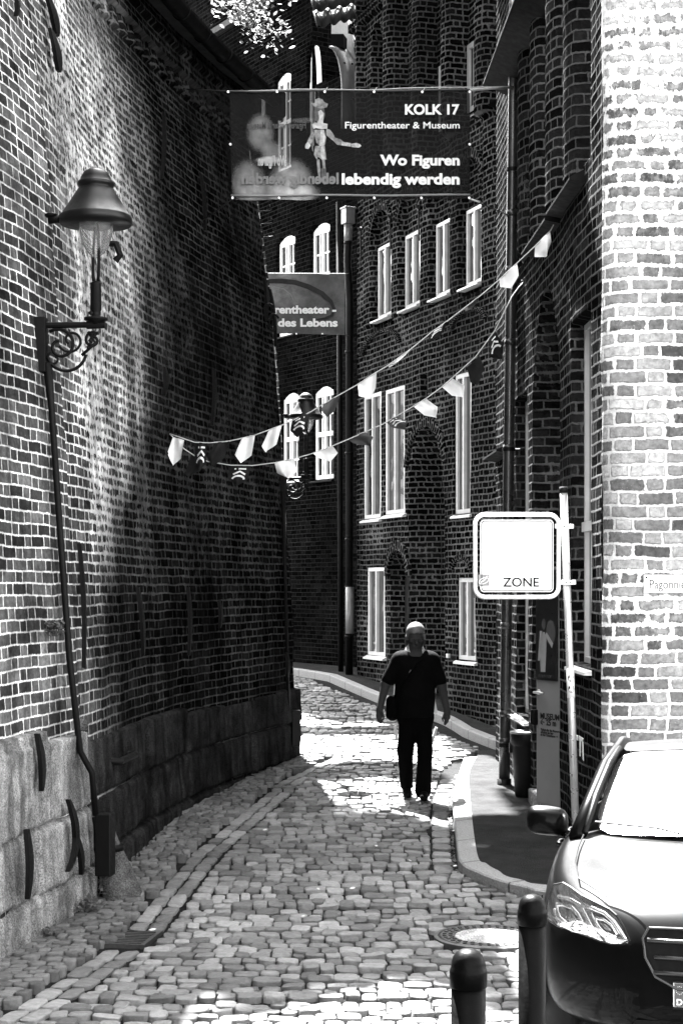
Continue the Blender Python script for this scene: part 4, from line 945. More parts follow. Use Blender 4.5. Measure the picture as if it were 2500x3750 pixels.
mb = MB(); a = P(1748, 2104, SDp); mb.prism([Vector((a.x, yS-.0085, a.z)), Vector((a.x+.082, yS-.0085, a.z)), Vector((a.x+.084, yS-.0085, a.z-.085)), Vector((a.x+.002, yS-.0085, a.z-.09))], (0, .0015, 0)); stk = mb.build('sticker', plain('sticker_grey', .18, .5), sign)
mb = MB(); mb.tube([Vector((a.x+.042+.036*math.cos(k/16*2*math.pi), yS-.0095, a.z-.048+.022*math.sin(k/16*2*math.pi)+.01*math.cos(k/16*2*math.pi))) for k in range(17)], .003, 5, False)
mb.tube([Vector((a.x+.02, yS-.0095, a.z-.06)), Vector((a.x+.05, yS-.0095, a.z-.04)), Vector((a.x+.07, yS-.0095, a.z-.012))], .006, 5); mb.build('sticker_mark', M['print'], stk)
for py in (1928, 2133):
    c = P(2068 if py < 2000 else 2076, py, SDp); mb = MB(); mb.box((c.x, SDp-.0, c.z), (.085, .085, .036)); mb.box((c.x-.055, yS, c.z), (.06, .01, .034)); mb.box((c.x+.05, SDp, c.z), (.03, .012, .034))
    cl = bevel(mb.build('clamp', M['brightzinc'], sign), .004)
    for bxx in (-.012, .014): b_ = MB(); b_.lathe([(.006, 0), (.006, .006), (0, .007)], (c.x+bxx, SDp-.0425, c.z), 8, axis=(0, -1, 0)); b_.build('bolt', M['darkmetal'], cl)
# stickers wrapped round the pole
def pole_at(py): t = (py-1804)/(3040-1804); q = topp+(P(2107, 3040, SDp)-topp)*t; return q
mb = MB(); q0, q1 = pole_at(2555), pole_at(2445); mb.tube([q0, q1], .0302, 24); st = mb.build('pole_sticker', M['print'], sign, True)
for py in (2482, 2522):
    q = pole_at(py); b_ = MB(); vs = []; n = 20; cc = []
    for k in range(n): th = 2*math.pi*k/n; x_ = .022*math.cos(th); cc.append(Vector((q.x+x_, q.y-math.sqrt(.0308**2-x_*x_)-.0004, q.z+.030*math.sin(th))))
    b_.add(cc, [tuple(range(n))]); b_.build('sticker_disc', M['print_dark'], st)
    b_ = MB(); b_.tube([Vector((q.x-.014, q.y-.0315, q.z-.012)), Vector((q.x-.0, q.y-.0345, q.z+.004)), Vector((q.x+.014, q.y-.0315, q.z+.010))], [.005, .008, .004], 6); b_.build('sticker_mark', M['print'], st)
# ---- street name plate on the corner
fy = cen.y-RAD-.03; ss = F/fy
nm = thing('street_name_sign', 'white enamel street name plate screwed on the sunlit-looking brick corner', 'street sign', P(2440, 2137, fy))
a, b = P(2356, 2105, fy), P(2356, 2172, fy); wl = 1.05
mb = MB(); mb.box((a.x+wl/2, fy+.012, (a.z+b.z)/2), (wl, .014, a.z-b.z)); bevel(mb.build('plate', M['signwhite'], nm), .004)
text('Pag\u00f6nnienstra\u00dfe', .098, (a.x+.038, fy+.003, b.z+.034), (1, 0, 0), (0, 0, 1), plain('faded_letter_grey', .06, .6, 0, .1), 'lettering', nm, width=.78)
for xx in (.02, wl-.02): mb = MB(); mb.lathe([(.008, 0), (.006, .004), (0, .005)], (a.x+xx, fy+.004, a.z-.02), 8, axis=(0, -1, 0)); mb.build('screw', M['darkmetal'], nm)
# small white painted mark low on the lane face
mk = MB(); u0 = NW.u(2136); 
def nwp(px, py): u = NW.u(px); return NW.p(u, NW.z(px, py), .06)
for poly in ([(2135, 2690), (2143, 2694), (2143, 2712), (2136, 2708)], [(2147, 2694), (2163, 2704), (2160, 2716), (2148, 2712)], [(2149, 2712), (2153, 2713), (2152, 2770), (2149, 2768)], [(2158, 2715), (2162, 2716), (2164, 2786), (2161, 2780)]):
    mk.prism([nwp(*q) for q in poly], NW.p(0, 0, .004)-NW.p(0, 0, 0))
tag(mk.build('painted_mark', M['print']), 'small white dripping paint mark low on dark brick behind the car', 'paint mark')
# ---- waste bin
bb = G(1925, 2942); bb.z += .07; sb = F/bb.y
binr = thing('waste_bin', 'black tapered waste bin on the pavement beside the downpipe', 'waste bin', bb)
hB = (2942-2705)/sb; mb = MB()
mb.lathe([(.105, 0), (.112, .02), (.148, hB-.14), (.150, hB-.13), (.158, hB-.12), (.160, hB-.015), (.152, hB), (.14, hB), (.135, hB-.05), (.1, .05)], bb, 32); mb.build('body', M['blackpaint'], binr, True)
mb = MB(); mb.lathe([(.156, hB-.02), (.164, hB-.012), (.164, hB+.003), (.15, hB+.008)], bb, 32); mb.build('rim', M['zinc'], binr, True)
mb = MB(); mb.box(bb+Vector((-.155, -.0, hB-.16)), (.03, .05, .1)); bevel(mb.build('catch', M['blackpaint'], binr), .006)
# ---- manhole cover and drain grate
mh = thing('manhole_cover', 'round iron manhole cover with pale concrete centre among the setts', 'manhole cover', (MH.x, MH.y, zg(MH.y)))
mz = zg(MH.y)+.008
tilt = Matrix.Rotation(math.atan((zg(MH.y+.3)-zg(MH.y-.3))/.6), 3, 'X')
def tl(mb): mb.v = [tuple(Vector((MH.x, MH.y, mz))+tilt @ (Vector(v)-Vector((MH.x, MH.y, mz)))) for v in mb.v]; return mb
mb = MB(); mb.lathe([(.37, -.05), (.37, .0), (.345, .004), (.335, -.004), (.325, .004), (.235, .004), (.23, -.002), (.05, -.002)], (MH.x, MH.y, mz), 48); tl(mb).build('rim', plain('worn_iron', .07, .45, .4, .5, .3, 20), mh)
mb = MB(); mb.lathe([(.228, -.02), (.228, .002), (.0, .004)], (MH.x, MH.y, mz), 48); tl(mb).build('centre', granite('manhole_concrete', .3), mh)
mb = MB()
for ring_r, nn in ((.26, 30), (.30, 34)):
    for k in range(nn): th = 2*math.pi*k/nn; mb.box((MH.x+ring_r*math.cos(th), MH.y+ring_r*math.sin(th), mz+.005), (.025, .02, .008), Matrix.Rotation(th, 3, 'Z'))
tl(mb).build('tread', plain('dark_iron', .03, .5, .4), mh)
dg = thing('drain_grate', 'small rectangular iron drain grate at the end of the gutter rows', 'drain grate', (DG.x, DG.y, zg(DG.y)))
mb = MB(); a_ = .16; rz = Matrix.Rotation(-a_, 3, 'Z'); dz = zg(DG.y)-.022
for k in range(9): mb.box(Vector((DG.x, DG.y, dz))+rz @ Vector((0, -.2+.05*k, 0)), (.34, .022, .03), rz)
for k in (-1, 1): mb.box(Vector((DG.x, DG.y, dz+.003))+rz @ Vector((.18*k, 0, 0)), (.03, .46, .03), rz)
mb.build('bars', plain('drain_iron', .035, .55, .3, .5, .3, 30), dg)
# ---- guard stone, rain shoe behind it
gb = G(455, 3285)
gs = MB(); n = 18; prof = [(.17, -.1), (.16, .05), (.135, .22), (.105, .40), (.085, .52), (.06, .565), (0.0, .58)]
vs = []; 
for r_, h_ in prof:
    for k in range(n):
        th = 2*math.pi*k/n; j = 1+.09*math.sin(3*th+h_*9)+random.uniform(-.03, .03); vs.append((gb.x-.16*h_/.58*1.0-.02+r_*j*math.cos(th)*.95, gb.y+.1*h_+r_*j*math.sin(th), zg(gb.y)+h_))
fs = [(i*n+k, i*n+(k+1) % n, (i+1)*n+(k+1) % n, (i+1)*n+k) for i in range(len(prof)-1) for k in range(n)]
gs.add(vs, fs); g_ = gs.build('guard_stone', granite('guard_stone_granite', .08), None, True)
tag(g_, 'worn conical granite guard stone leaning at the foot of the brick wall', 'guard stone')
sd_ = on_wall(330, 3115, .16); rs = thing('rain_shoe', 'black iron rain pipe shoe tucked between junction box and guard stone', 'pipe shoe', (sd_.x, sd_.y, zg(sd_.y)))
mb = MB(); q = on_wall(305, 2990, .1); mb.tube([q, q+Vector((.06, -.02, -.14)), q+Vector((.1, -.04, -.3)), Vector((q.x+.1, q.y-.04, zg(q.y)-.05))], [.07, .085, .1, .1], 14); mb.build('pipe', M['blackpaint'], rs, True)
mb = MB(); q2 = q+Vector((.1, -.04, -.2)); mb.tube([q2, q2+Vector((0, 0, -.045))], .118, 16); mb.build('collar', M['black'], rs, True)
def leaf_mat(name, a=.04, b=.09, tr=.25):
    t = NT(name); g = t.n('NewGeometry'); t.base(t.mix(g.outputs['Random Per Island'], a, b)); t.set(rough=.5, spec=.4)
    tb = t.n('BsdfTranslucent'); tb.inputs[0].default_value = (b*1.3, b*1.3, b*1.3, 1); ms = t.n('MixShader'); ms.inputs[0].default_value = tr
    t.l(t.p.outputs[0], ms.inputs[1]); t.l(tb.outputs[0], ms.inputs[2]); t.l(ms.outputs[0], t.out.inputs[0]); return t.m
M['leaf'] = leaf_mat('tree_leaf', .05, .10, .35)
M['weed'] = leaf_mat('weed_leaf', .03, .07, .2)
def plant(c, r_, n, hgt, label, name='wall_weed'):
    root = thing(name, label, 'weed', c); mb = MB(); st = MB()
    for k in range(n):
        th = random.uniform(0, 6.28); rr = r_*math.sqrt(random.random()); h_ = hgt*random.uniform(.25, 1); p = Vector(c)+Vector((rr*math.cos(th), rr*math.sin(th), h_))
        a = Vector((random.uniform(-1, 1), random.uniform(-1, 1), random.uniform(-.3, .6))).normalized()*random.uniform(.015, .032); b = a.cross(Vector((random.uniform(-1, 1), random.uniform(-1, 1), 1))).normalized()*a.length*.6
        mb.add([p-a, p+b, p+a, p-b], [(0, 1, 2, 3)])
        if k % 5 == 0: st.tube([Vector(c)+Vector((rr*.3*math.cos(th), rr*.3*math.sin(th), 0)), p], .003, 4)
    mb.build('leaves', M['weed'], root); st.build('stems', M['weed'], root)
q = G(345, 3290); plant((q.x, q.y, zg(q.y)), .16, 170, .2, 'bushy weed at the foot of guard stone and rain shoe')
q = G(305, 3345); plant((q.x, q.y, zg(q.y)), .14, 90, .1, 'low straggly weeds on the small setts below the junction box')
q = on_wall(150, 2330, .1); plant(tuple(q), .07, 80, .1, 'little tuft of leaves growing from the brick wall')
q = G(120, 3430); plant((q.x+.04, q.y, zg(q.y)), .1, 60, .06, 'thin moss tuft along the near plinth edge')
# ---- litter leaves on the street
for i, (px, py) in enumerate(((1377, 3106), (1165, 3265), (1290, 3262), (970, 3047), (1560, 2985), (1660, 3050), (560, 3415), (1020, 3328), (1665, 3180), (1110, 3365), (1500, 3160), (780, 2950), (1835, 3175))):
    q = G(px, py); q.z = zg(q.y)+.022; a = random.uniform(0, 3); r_ = random.uniform(.014, .026); mb = MB()
    u_ = Vector((math.cos(a), math.sin(a), .15))*r_; v_ = Vector((-math.sin(a), math.cos(a), .3))*r_*.55
    mb.add([q-u_, q-u_*.3+v_, q+u_*.5+v_*.8, q+u_, q+u_*.4-v_, q-u_*.4-v_*.9], [(0, 1, 2, 3, 4, 5)])
    lf = mb.build('fallen_leaf', plain('dry_leaf', .55, .7)); tag(lf, 'tiny pale dry leaf lying on the setts', 'leaf', 'fallen leaves on the street')
# ================================================================= BANNERS
def banner_mat():
    t = NT('mesh_banner'); o = t.uv(); sp = t.n('SeparateXYZ'); t.l(o, sp.inputs[0])
    x, y = sp.outputs[0], sp.outputs[1]                    # metres from the lower left corner of the cloth
    def blob(cx, cy, rx, ry, amp):
        dx = t.m_('DIVIDE', t.m_('SUBTRACT', x, cx), rx); dy = t.m_('DIVIDE', t.m_('SUBTRACT', y, cy), ry)
        r2 = t.m_('ADD', t.m_('MULTIPLY', dx, dx), t.m_('MULTIPLY', dy, dy)); return t.m_('MULTIPLY', t.mr(r2, 0., 1., 1., 0.), amp)
    v = .004
    for b in ((.30, .68, .16, .22, .16), (.42, .47, .14, .14, .12), (.38, .40, .16, .045, .34), (.17, .16, .20, .28, .17), (.60, .12, .26, .34, .26), (.35, .08, .34, .16, .12), (.72, .07, .2, .11, .22), (.74, .80, .15, .035, .07)): v = t.m_('ADD', v, blob(*b))
    v = t.m_('MULTIPLY', v, t.mr(t.noise(t.xyz(x, y, 0.), 9., 4.), .3, .7, .6, 1.3, False)); t.base(v); t.set(rough=.75, spec=.12)
    tr = t.n('BsdfTransparent'); ms = t.n('MixShader'); ms.inputs[0].default_value = .17
    t.l(t.p.outputs[0], ms.inputs[1]); t.l(tr.outputs[0], ms.inputs[2]); t.l(ms.outputs[0], t.out.inputs[0]); return t.m
BD = 16.6; bs = F/BD
def bp(px, py, d=0.): return P(px, py, BD)+Vector((0, -d, 0))
ban = thing('theatre_banner', 'large dark theatre banner with white lettering and puppet, strung high across the lane', 'banner', bp(1280, 530))
c00, c10, c01, c11 = bp(850, 731), bp(1720, 728), bp(841, 332), bp(1719, 327)
mb = MB(); NU, NV = 40, 16; vs = []; uv = []
for i in range(NU+1):
    for j in range(NV+1):
        a, b = i/NU, j/NV; p = (c00*(1-a)+c10*a)*(1-b)+(c01*(1-a)+c11*a)*b
        p = p+Vector((0, .012*math.sin(a*9)*math.sin(b*3)+.006*math.sin(a*31), -.008*math.sin(a*math.pi*5)**2*abs(b-.5)*2)); vs.append(p); uv.append((a*2.42, b*1.10))
mb.add(vs, [(i*(NV+1)+j, (i+1)*(NV+1)+j, (i+1)*(NV+1)+j+1, i*(NV+1)+j+1) for i in range(NU) for j in range(NV)], uv)
cloth = mb.build('cloth', banner_mat(), ban, True)
hem = plain('banner_hem', .04, .6)
for (a, b, nm_) in (((846, 720), (1720, 718), 'bottom'), ((841, 338), (1719, 333), 'top')):
    mb = MB(); mb.tube([bp(a[0]+(b[0]-a[0])*k/12, a[1]+(b[1]-a[1])*k/12-3+1.5*math.sin(k), .008) for k in range(13)], .011, 6); mb.build('hem', hem if nm_ == 'top' else plain('lit_hem', .16, .5), cloth, True)  # bottom hem gets a paler colour for the light it catches
wx = (1, 0, 0); wz = (0, 0, 1); yb = BD-.022
def btext(body, pxr, pyb, pxl, cap, bold, mat=M['print'], nm_='lettering', mirror=False):
    """right-aligned line whose width and cap height are those in the photograph"""
    o = text(body, .1, (0, 0, 0), wx, wz, mat, nm_, cloth, align='LEFT', bold=bold)
    co = np.array([v.co for v in o.data.vertices]); x0, x1 = co[:, 0].min(), co[:, 0].max(); H0 = .0729
    a, b = P(pxl, pyb, yb), P(pxr, pyb, yb); sx = (b.x-a.x)/(x1-x0); sz = cap/F*yb/H0
    for v in o.data.vertices:
        x = (v.co.x-x0)*sx; v.co = Vector((b.x-x if mirror else a.x+x, yb+v.co.y*.5, a.z+v.co.z*sz))
    return o
btext('KOLK 17', 1681, 418, 1482, 37, .0035)
btext('Figurentheater & Museum', 1682, 470, 1263, 25, .0012)
btext('Wo Figuren', 1682, 604, 1391, 38, .0040)
btext('lebendig werden', 1682, 674, 1251, 40, .0040)
dim = plain('show_through_print', .13, .7)
btext('lebendig werden', 1240, 672, 885, 40, .004, dim, 'show_through_lettering', True); btext('Wo Figuren', 1050, 605, 945, 36, .004, plain('show_through_bright', .3, .7), 'show_through_lettering', True)
btext('Figurentheater & Museum', 1120, 470, 905, 25, .002, plain('show_through_dim', .03, .7), 'show_through_lettering', True)
# printed marionette: broad hat, ruff, slashed doublet, outstretched arm, thin legs
pa = plain('puppet_print_light', .34, .6, 0, .3, .5, 26); pb_ = plain('puppet_print_mid', .16, .6, 0, .3, .6, 30); pc_ = plain('puppet_print_dark', .05, .6, 0, .3, .5, 26)
fig = MB(); fig2 = MB(); fig3 = MB()
def shp(mb_, pts, d=.020): mb_.prism([P(800+x/1.568, y/1.568, BD-d) for x, y in pts], (0, .001, 0))
shp(fig3, [(548, 640), (556, 610), (582, 600), (606, 615), (612, 660), (600, 708), (566, 706), (550, 680)], .0195)              # face in shadow
shp(fig, [(572, 640), (588, 630), (604, 650), (600, 705), (566, 710), (578, 680)], .0206)
shp(fig2, [(531, 590), (548, 612), (590, 624), (622, 616), (628, 596), (606, 585), (596, 570), (575, 562), (553, 572), (552, 592)], .0205)   # hat
shp(fig, [(536, 715), (550, 704), (600, 706), (626, 712), (624, 738), (590, 742), (560, 735), (545, 740)])                     # ruff
shp(fig2, [(548, 745), (606, 745), (618, 790), (612, 830), (584, 840), (562, 820), (552, 780)]); shp(fig, [(586, 745), (606, 745), (612, 790), (606, 835), (580, 838)], .0212)
shp(fig2, [(554, 838), (610, 835), (620, 915), (598, 922), (572, 900), (566, 920), (548, 890)]); shp(fig, [(590, 838), (606, 838), (612, 910), (594, 920), (584, 880)], .0212)
shp(fig2, [(540, 748), (520, 790), (505, 825), (498, 850), (520, 852), (530, 826), (545, 800), (552, 770)]); shp(fig, [(512, 815), (498, 830), (498, 852), (516, 856), (530, 834)], .0212)
shp(fig2, [(618, 738), (640, 745), (660, 770), (668, 790), (700, 800), (716, 812), (706, 834), (680, 832), (660, 810), (634, 790), (618, 775)]); shp(fig, [(706, 812), (760, 822), (760, 842), (704, 834)], .0205)
shp(fig, [(762, 826), (790, 820), (812, 828), (820, 838), (806, 848), (780, 846), (762, 844)], .021)
shp(fig2, [(564, 915), (580, 915), (584, 970), (584, 1046), (576, 1040), (568, 980)]); shp(fig2, [(594, 920), (610, 918), (614, 968), (598, 968)]); shp(fig3, [(588, 966), (616, 966), (618, 1050), (606, 1062), (588, 1040)])
for m_, mt_ in ((fig, pa), (fig2, pb_), (fig3, pc_)): fix_normals(m_.build('printed_puppet', mt_, cloth))
mb = MB(); mb.tube([P(1166, 330, BD-.019), P(1166, 360, BD-.019)], .0012, 4); mb.build('puppet_string', pb_, cloth)
for py, xs_ in ((340, (836, 1015, 1189, 1369, 1545, 1718)), (728, (852, 1022, 1196, 1370, 1542, 1717)), (532, (844, 1718))):
    for px in xs_: mb = MB(); mb.lathe([(.007, 0), (.014, .002), (.014, .006), (.007, .006)], bp(px, py-1, .02), 14, axis=(0, -1, 0)); mb.build('eyelet', M['brightzinc'], cloth, True)
dpx = lambda py: pb+d_*((2872-py)/(2872+60))
lw1 = on_wall(680, 326, .0)
def rope(pts, r_, mat, nm_='rope', par=None): mb = MB(); mb.tube(pts, r_, 6); return mb.build(nm_, mat, par or ban, True)
rope([lw1, bp(836, 334)], .006, M['darkrope']); rope([bp(836, 334, .004)]+[bp(836+(1860-836)*k/8, 330-18*(k/8)**3+3*math.sin(k*2), .01) for k in range(1, 8)]+[dpx(315)], .0045, M['rope'])
rope([bp(1718, 330, .004), dpx(315)+Vector((0, -.04, -.02))], .013, M['rope'])
rope([bp(852, 729), on_wall(728, 808, .05)], .006, M['darkrope']); rope([bp(1720, 730), dpx(790)], .006, M['darkrope'])
for px in (1015, 1189, 1369, 1545): rope([bp(px, 340, .02), bp(px+10, 322, .02)], .004, M['rope'], 'lashing')
rope([bp(1718, 729, .01), bp(1755, 742, .02)], .009, M['rope'], 'lashing')
# second banner, further down the lane
B2 = 26.4
def banner2_mat():
    t = NT('painted_banner'); x3 = t.n('SeparateXYZ'); uv_ = t.uv(); t.l(uv_, x3.inputs[0]); x, y = x3.outputs[0], x3.outputs[1]
    v3 = t.xyz(x, y, 0.); n_ = t.noise(v3, 5., 6., .75); n2 = t.noise(v3, 1.6, 3.)
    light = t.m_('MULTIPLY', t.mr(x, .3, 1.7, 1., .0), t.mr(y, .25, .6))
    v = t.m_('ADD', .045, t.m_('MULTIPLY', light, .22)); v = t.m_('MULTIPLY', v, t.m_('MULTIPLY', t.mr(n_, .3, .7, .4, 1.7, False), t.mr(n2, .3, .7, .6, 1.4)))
    t.base(v); t.set(rough=.6); return t.m
b2 = thing('painted_banner', 'grey painted banner with dark swirl and white lettering, tied to the far rain pipe', 'banner', P(1120, 1110, B2))
c = [P(790, 1218, B2), P(1262, 1226, B2), P(790, 1000, B2), P(1262, 1004, B2)]
mb = MB(); vs = []; uv = []
for i in range(25):
    for j in range(9):
        a, b = i/24, j/8; vs.append((c[0]*(1-a)+c[1]*a)*(1-b)+(c[2]*(1-a)+c[3]*a)*b+Vector((0, .02*math.sin(a*8), 0))); uv.append((a*2.1, b*.97))
mb.add(vs, [(i*9+j, (i+1)*9+j, (i+1)*9+j+1, i*9+j+1) for i in range(24) for j in range(8)], uv); cl2 = mb.build('cloth', banner2_mat(), b2, True)
def b2p(px, py, d=.03): return P(px, py, B2-d)
sw_ = [(900, 1040), (985, 1030), (1030, 1029), (1080, 1034), (1130, 1050), (1180, 1075), (1212, 1105), (1222, 1130), (1215, 1155), (1190, 1166), (1160, 1170)]
mb = MB(); n = len(sw_); up_ = []; dn = []
for i, (x, y) in enumerate(sw_):
    w_ = (7, 8, 9, 9, 9, 8.5, 7, 6, 5, 4, 2)[i]; tx, ty = sw_[min(i+1, n-1)][0]-sw_[max(i-1, 0)][0], sw_[min(i+1, n-1)][1]-sw_[max(i-1, 0)][1]; l_ = math.hypot(tx, ty)
    up_.append(b2p(x-ty/l_*w_, y+tx/l_*w_)); dn.append(b2p(x+ty/l_*w_, y-tx/l_*w_))
mb.add(up_+dn, [(i, i+1, n+i+1, n+i) for i in range(n-1)]); mb.build('printed_swirl', M['print_dark'], cl2)
mb = MB(); mb.tube([b2p(1000, 1050), b2p(1040, 1058), b2p(1065, 1078), b2p(1074, 1098)], .006, 5); mb.build('printed_stroke', plain('swirl_light', .2, .6), cl2)
def b2text(body, pxl, pxr, pyb, cap, bold):
    o = text(body, .1, (0, 0, 0), wx, wz, M['print'], 'lettering', cl2, bold=bold); co = np.array([v.co for v in o.data.vertices]); x0, x1 = co[:, 0].min(), co[:, 0].max()
    a, b = P(pxl, pyb, B2-.035), P(pxr, pyb, B2-.035)
    for v in o.data.vertices: v.co = Vector((a.x+(v.co.x-x0)*(b.x-a.x)/(x1-x0), B2-.035+v.co.y*.5, a.z+v.co.z*cap/F*B2/.0729))
b2text('Figurentheater -', 931, 1231, 1147, 29, .004); b2text('Spiegel des Lebens', 868, 1236, 1195, 29, .004)
rope([P(790, 1000, B2), P(1262, 1002, B2), P(1276, 1001, 26.9)], .006, M['rope'], 'rope', b2); rope([P(1262, 1226, B2), P(1277, 1230, 26.95)], .006, M['darkrope'], 'rope', b2)
for px in (962, 1050, 1085, 1180): mb = MB(); mb.lathe([(.006, 0), (.012, .002), (.012, .006)], P(px, 1222, B2-.02), 10, axis=(0, -1, 0)); mb.build('eyelet', M['brightzinc'], cl2)
# ================================================================= BUNTING
A0 = on_wall(616, 1589, .02)
def bunting(pts, flags, end, label):
    e = Vector(end); root = thing('bunting', label, 'bunting', A0, 'pennant strings across the lane')
    a2, e2 = Vector((A0.x, A0.y)), (Vector((e.x, e.y))-Vector((A0.x, A0.y)))
    def at(px, py, off=0.): u, d = line_hit(px, a2, e2); return P(px, py, d+off)
    mb = MB(); sp = [A0]+[at(*q) for q in pts]+[e]; mb.tube([tuple(Vector(s_)) for s_ in sp], .0055, 6); mb.build('cord', M['rope'], root, True)
    for k, (mat, emb, poly) in enumerate(flags):
        tw = random.uniform(-.05, .05); q = [at(*poly[0]), at(*poly[1])]+[at(x, y, tw*(i-1)) for i, (x, y) in enumerate(poly[2:])]
        def S_(a, b):                                       # pentagon as a bent sheet: a across, b down
            l_ = q[0].lerp(q[4], min(1, b/.68)) if b < .68 else q[4].lerp(q[3], (b-.68)/.32)
            r_ = q[1].lerp(q[2], min(1, b/.68)) if b < .68 else q[2].lerp(q[3], (b-.68)/.32)
            return l_.lerp(r_, a)+Vector((.012*math.sin(b*3+k)*math.sin(a*math.pi), .05*math.sin(a*math.pi*1.3+k*1.7)*math.sin(b*2.6)+.015*math.sin(a*9+k), 0))
        mb = MB(); n1_, n2_ = 8, 12
        mb.add([S_(i/n1_, j/n2_) for j in range(n2_+1) for i in range(n1_+1)], [(j*(n1_+1)+i, j*(n1_+1)+i+1, (j+1)*(n1_+1)+i+1, (j+1)*(n1_+1)+i) for j in range(n2_) for i in range(n1_)])
        f = mb.build('pennant', M[mat], root, True)
        if emb:
            mb = MB()
            def stroke(pl, w_):
                n_ = len(pl); L_ = []; 
                for i, (x, y) in enumerate(pl):
                    tx, ty = pl[min(i+1, n_-1)][0]-pl[max(i-1, 0)][0], pl[min(i+1, n_-1)][1]-pl[max(i-1, 0)][1]; l_ = math.hypot(tx, ty); L_ += [(x-ty/l_*w_, y+tx/l_*w_), (x+ty/l_*w_, y-tx/l_*w_)]
                mb.add([S_(x, y)+Vector((0, -.006, 0)) for x, y in L_], [(2*i, 2*i+1, 2*i+3, 2*i+2) for i in range(n_-1)])
            stroke([(.24, .16), (.5, .16), (.78, .16)], .032); stroke([(.2, .44), (.36, .36), (.5, .29), (.64, .36), (.8, .44)], .042)
            stroke([(.5-.30*math.cos(t), .68-.16*math.sin(t)) for t in np.linspace(0, math.pi, 12)], .045)
            mb.build('emblem', M['print'], f)
up_pts = [(675, 1607), (713, 1620), (767, 1622), (837, 1616), (929, 1595), (1032, 1557), (1133, 1511), (1181, 1481), (1249, 1442), (1309, 1408), (1378, 1363), (1421, 1338), (1505, 1277), (1571, 1223), (1635, 1177), (1755, 1085), (1827, 1024), (1890, 965), (1957, 902), (2014, 845)]
up_fl = [('cloth_white', 0, [(634, 1600), (675, 1611), (664, 1682), (634, 1705), (613, 1660)]), ('cloth_black', 1, [(713, 1620), (759, 1623), (756, 1695), (734, 1725), (710, 1695)]), ('cloth_black', 0, [(788, 1620), (840, 1616), (821, 1676), (778, 1709), (759, 1676)]),
 ('cloth_white', 0, [(886, 1605), (934, 1596), (921, 1669), (882, 1696), (861, 1668)]), ('cloth_white', 0, [(984, 1578), (1031, 1559), (1013, 1630), (972, 1656), (958, 1634)]), ('cloth_black', 1, [(1070, 1538), (1134, 1508), (1123, 1573), (1087, 1602), (1062, 1576)]),
 ('cloth_grey', 0, [(1183, 1481), (1246, 1444), (1225, 1503), (1195, 1527), (1176, 1503)]), ('cloth_white', 0, [(1309, 1409), (1378, 1363), (1375, 1422), (1357, 1460), (1314, 1452)]), ('cloth_white', 0, [(1421, 1338), (1505, 1277), (1480, 1307), (1454, 1328), (1426, 1342)]),
 ('cloth_black', 1, [(1571, 1223), (1635, 1177), (1628, 1203), (1607, 1236), (1569, 1250)]), ('cloth_grey', 0, [(1694, 1134), (1753, 1088), (1740, 1113), (1724, 1134), (1704, 1144)]), ('cloth_white', 0, [(1827, 1024), (1892, 963), (1897, 1011), (1870, 1057), (1828, 1052)]), ('cloth_white', 0, [(1957, 902), (2013, 845), (2016, 889), (1997, 939), (1958, 938)])]
lo_pts = [(675, 1644), (713, 1669), (761, 1690), (845, 1704), (924, 1705), (1005, 1695), (1081, 1679), (1146, 1660), (1217, 1633), (1282, 1606), (1336, 1582), (1400, 1554), (1492, 1500), (1561, 1458), (1617, 1417), (1658, 1381), (1740, 1307), (1811, 1210), (1872, 1088), (1898, 1052), (1918, 1029)]
lo_fl = [('cloth_black', 0, [(700, 1665), (760, 1690), (735, 1722), (690, 1746), (678, 1735)]), ('cloth_black', 1, [(837, 1706), (919, 1706), (908, 1758), (870, 1779), (835, 1752)]), ('cloth_white', 0, [(1005, 1695), (1076, 1681), (1088, 1725), (1057, 1752), (1015, 1733)]),
 ('cloth_white', 0, [(1146, 1661), (1218, 1634), (1237, 1659), (1209, 1691), (1168, 1679)]), ('cloth_grey', 0, [(1276, 1611), (1336, 1582), (1366, 1602), (1352, 1633), (1293, 1623)]), ('cloth_grey', 1, [(1415, 1548), (1453, 1523), (1493, 1542), (1482, 1574), (1434, 1565)]),
 ('cloth_white', 0, [(1514, 1490), (1560, 1460), (1603, 1488), (1596, 1530), (1552, 1523)]), ('cloth_white', 0, [(1617, 1417), (1656, 1386), (1700, 1414), (1694, 1455), (1653, 1450)]), ('cloth_black', 0, [(1709, 1343), (1752, 1302), (1770, 1348), (1750, 1409), (1724, 1399)]), ('cloth_black', 1, [(1791, 1241), (1811, 1215), (1844, 1261), (1837, 1317), (1791, 1307)])]
eu = NW.u(2040); bunting(up_pts, up_fl, NW.p(eu, NW.z(2040, 818), .03), 'upper string of black and white pennants, ending higher on the corner house')
eu = NW.u(1919); bunting(lo_pts, lo_fl, NW.p(eu, NW.z(1919, 1026), .03), 'lower sagging string of pennants, crossing before the lamp bracket')
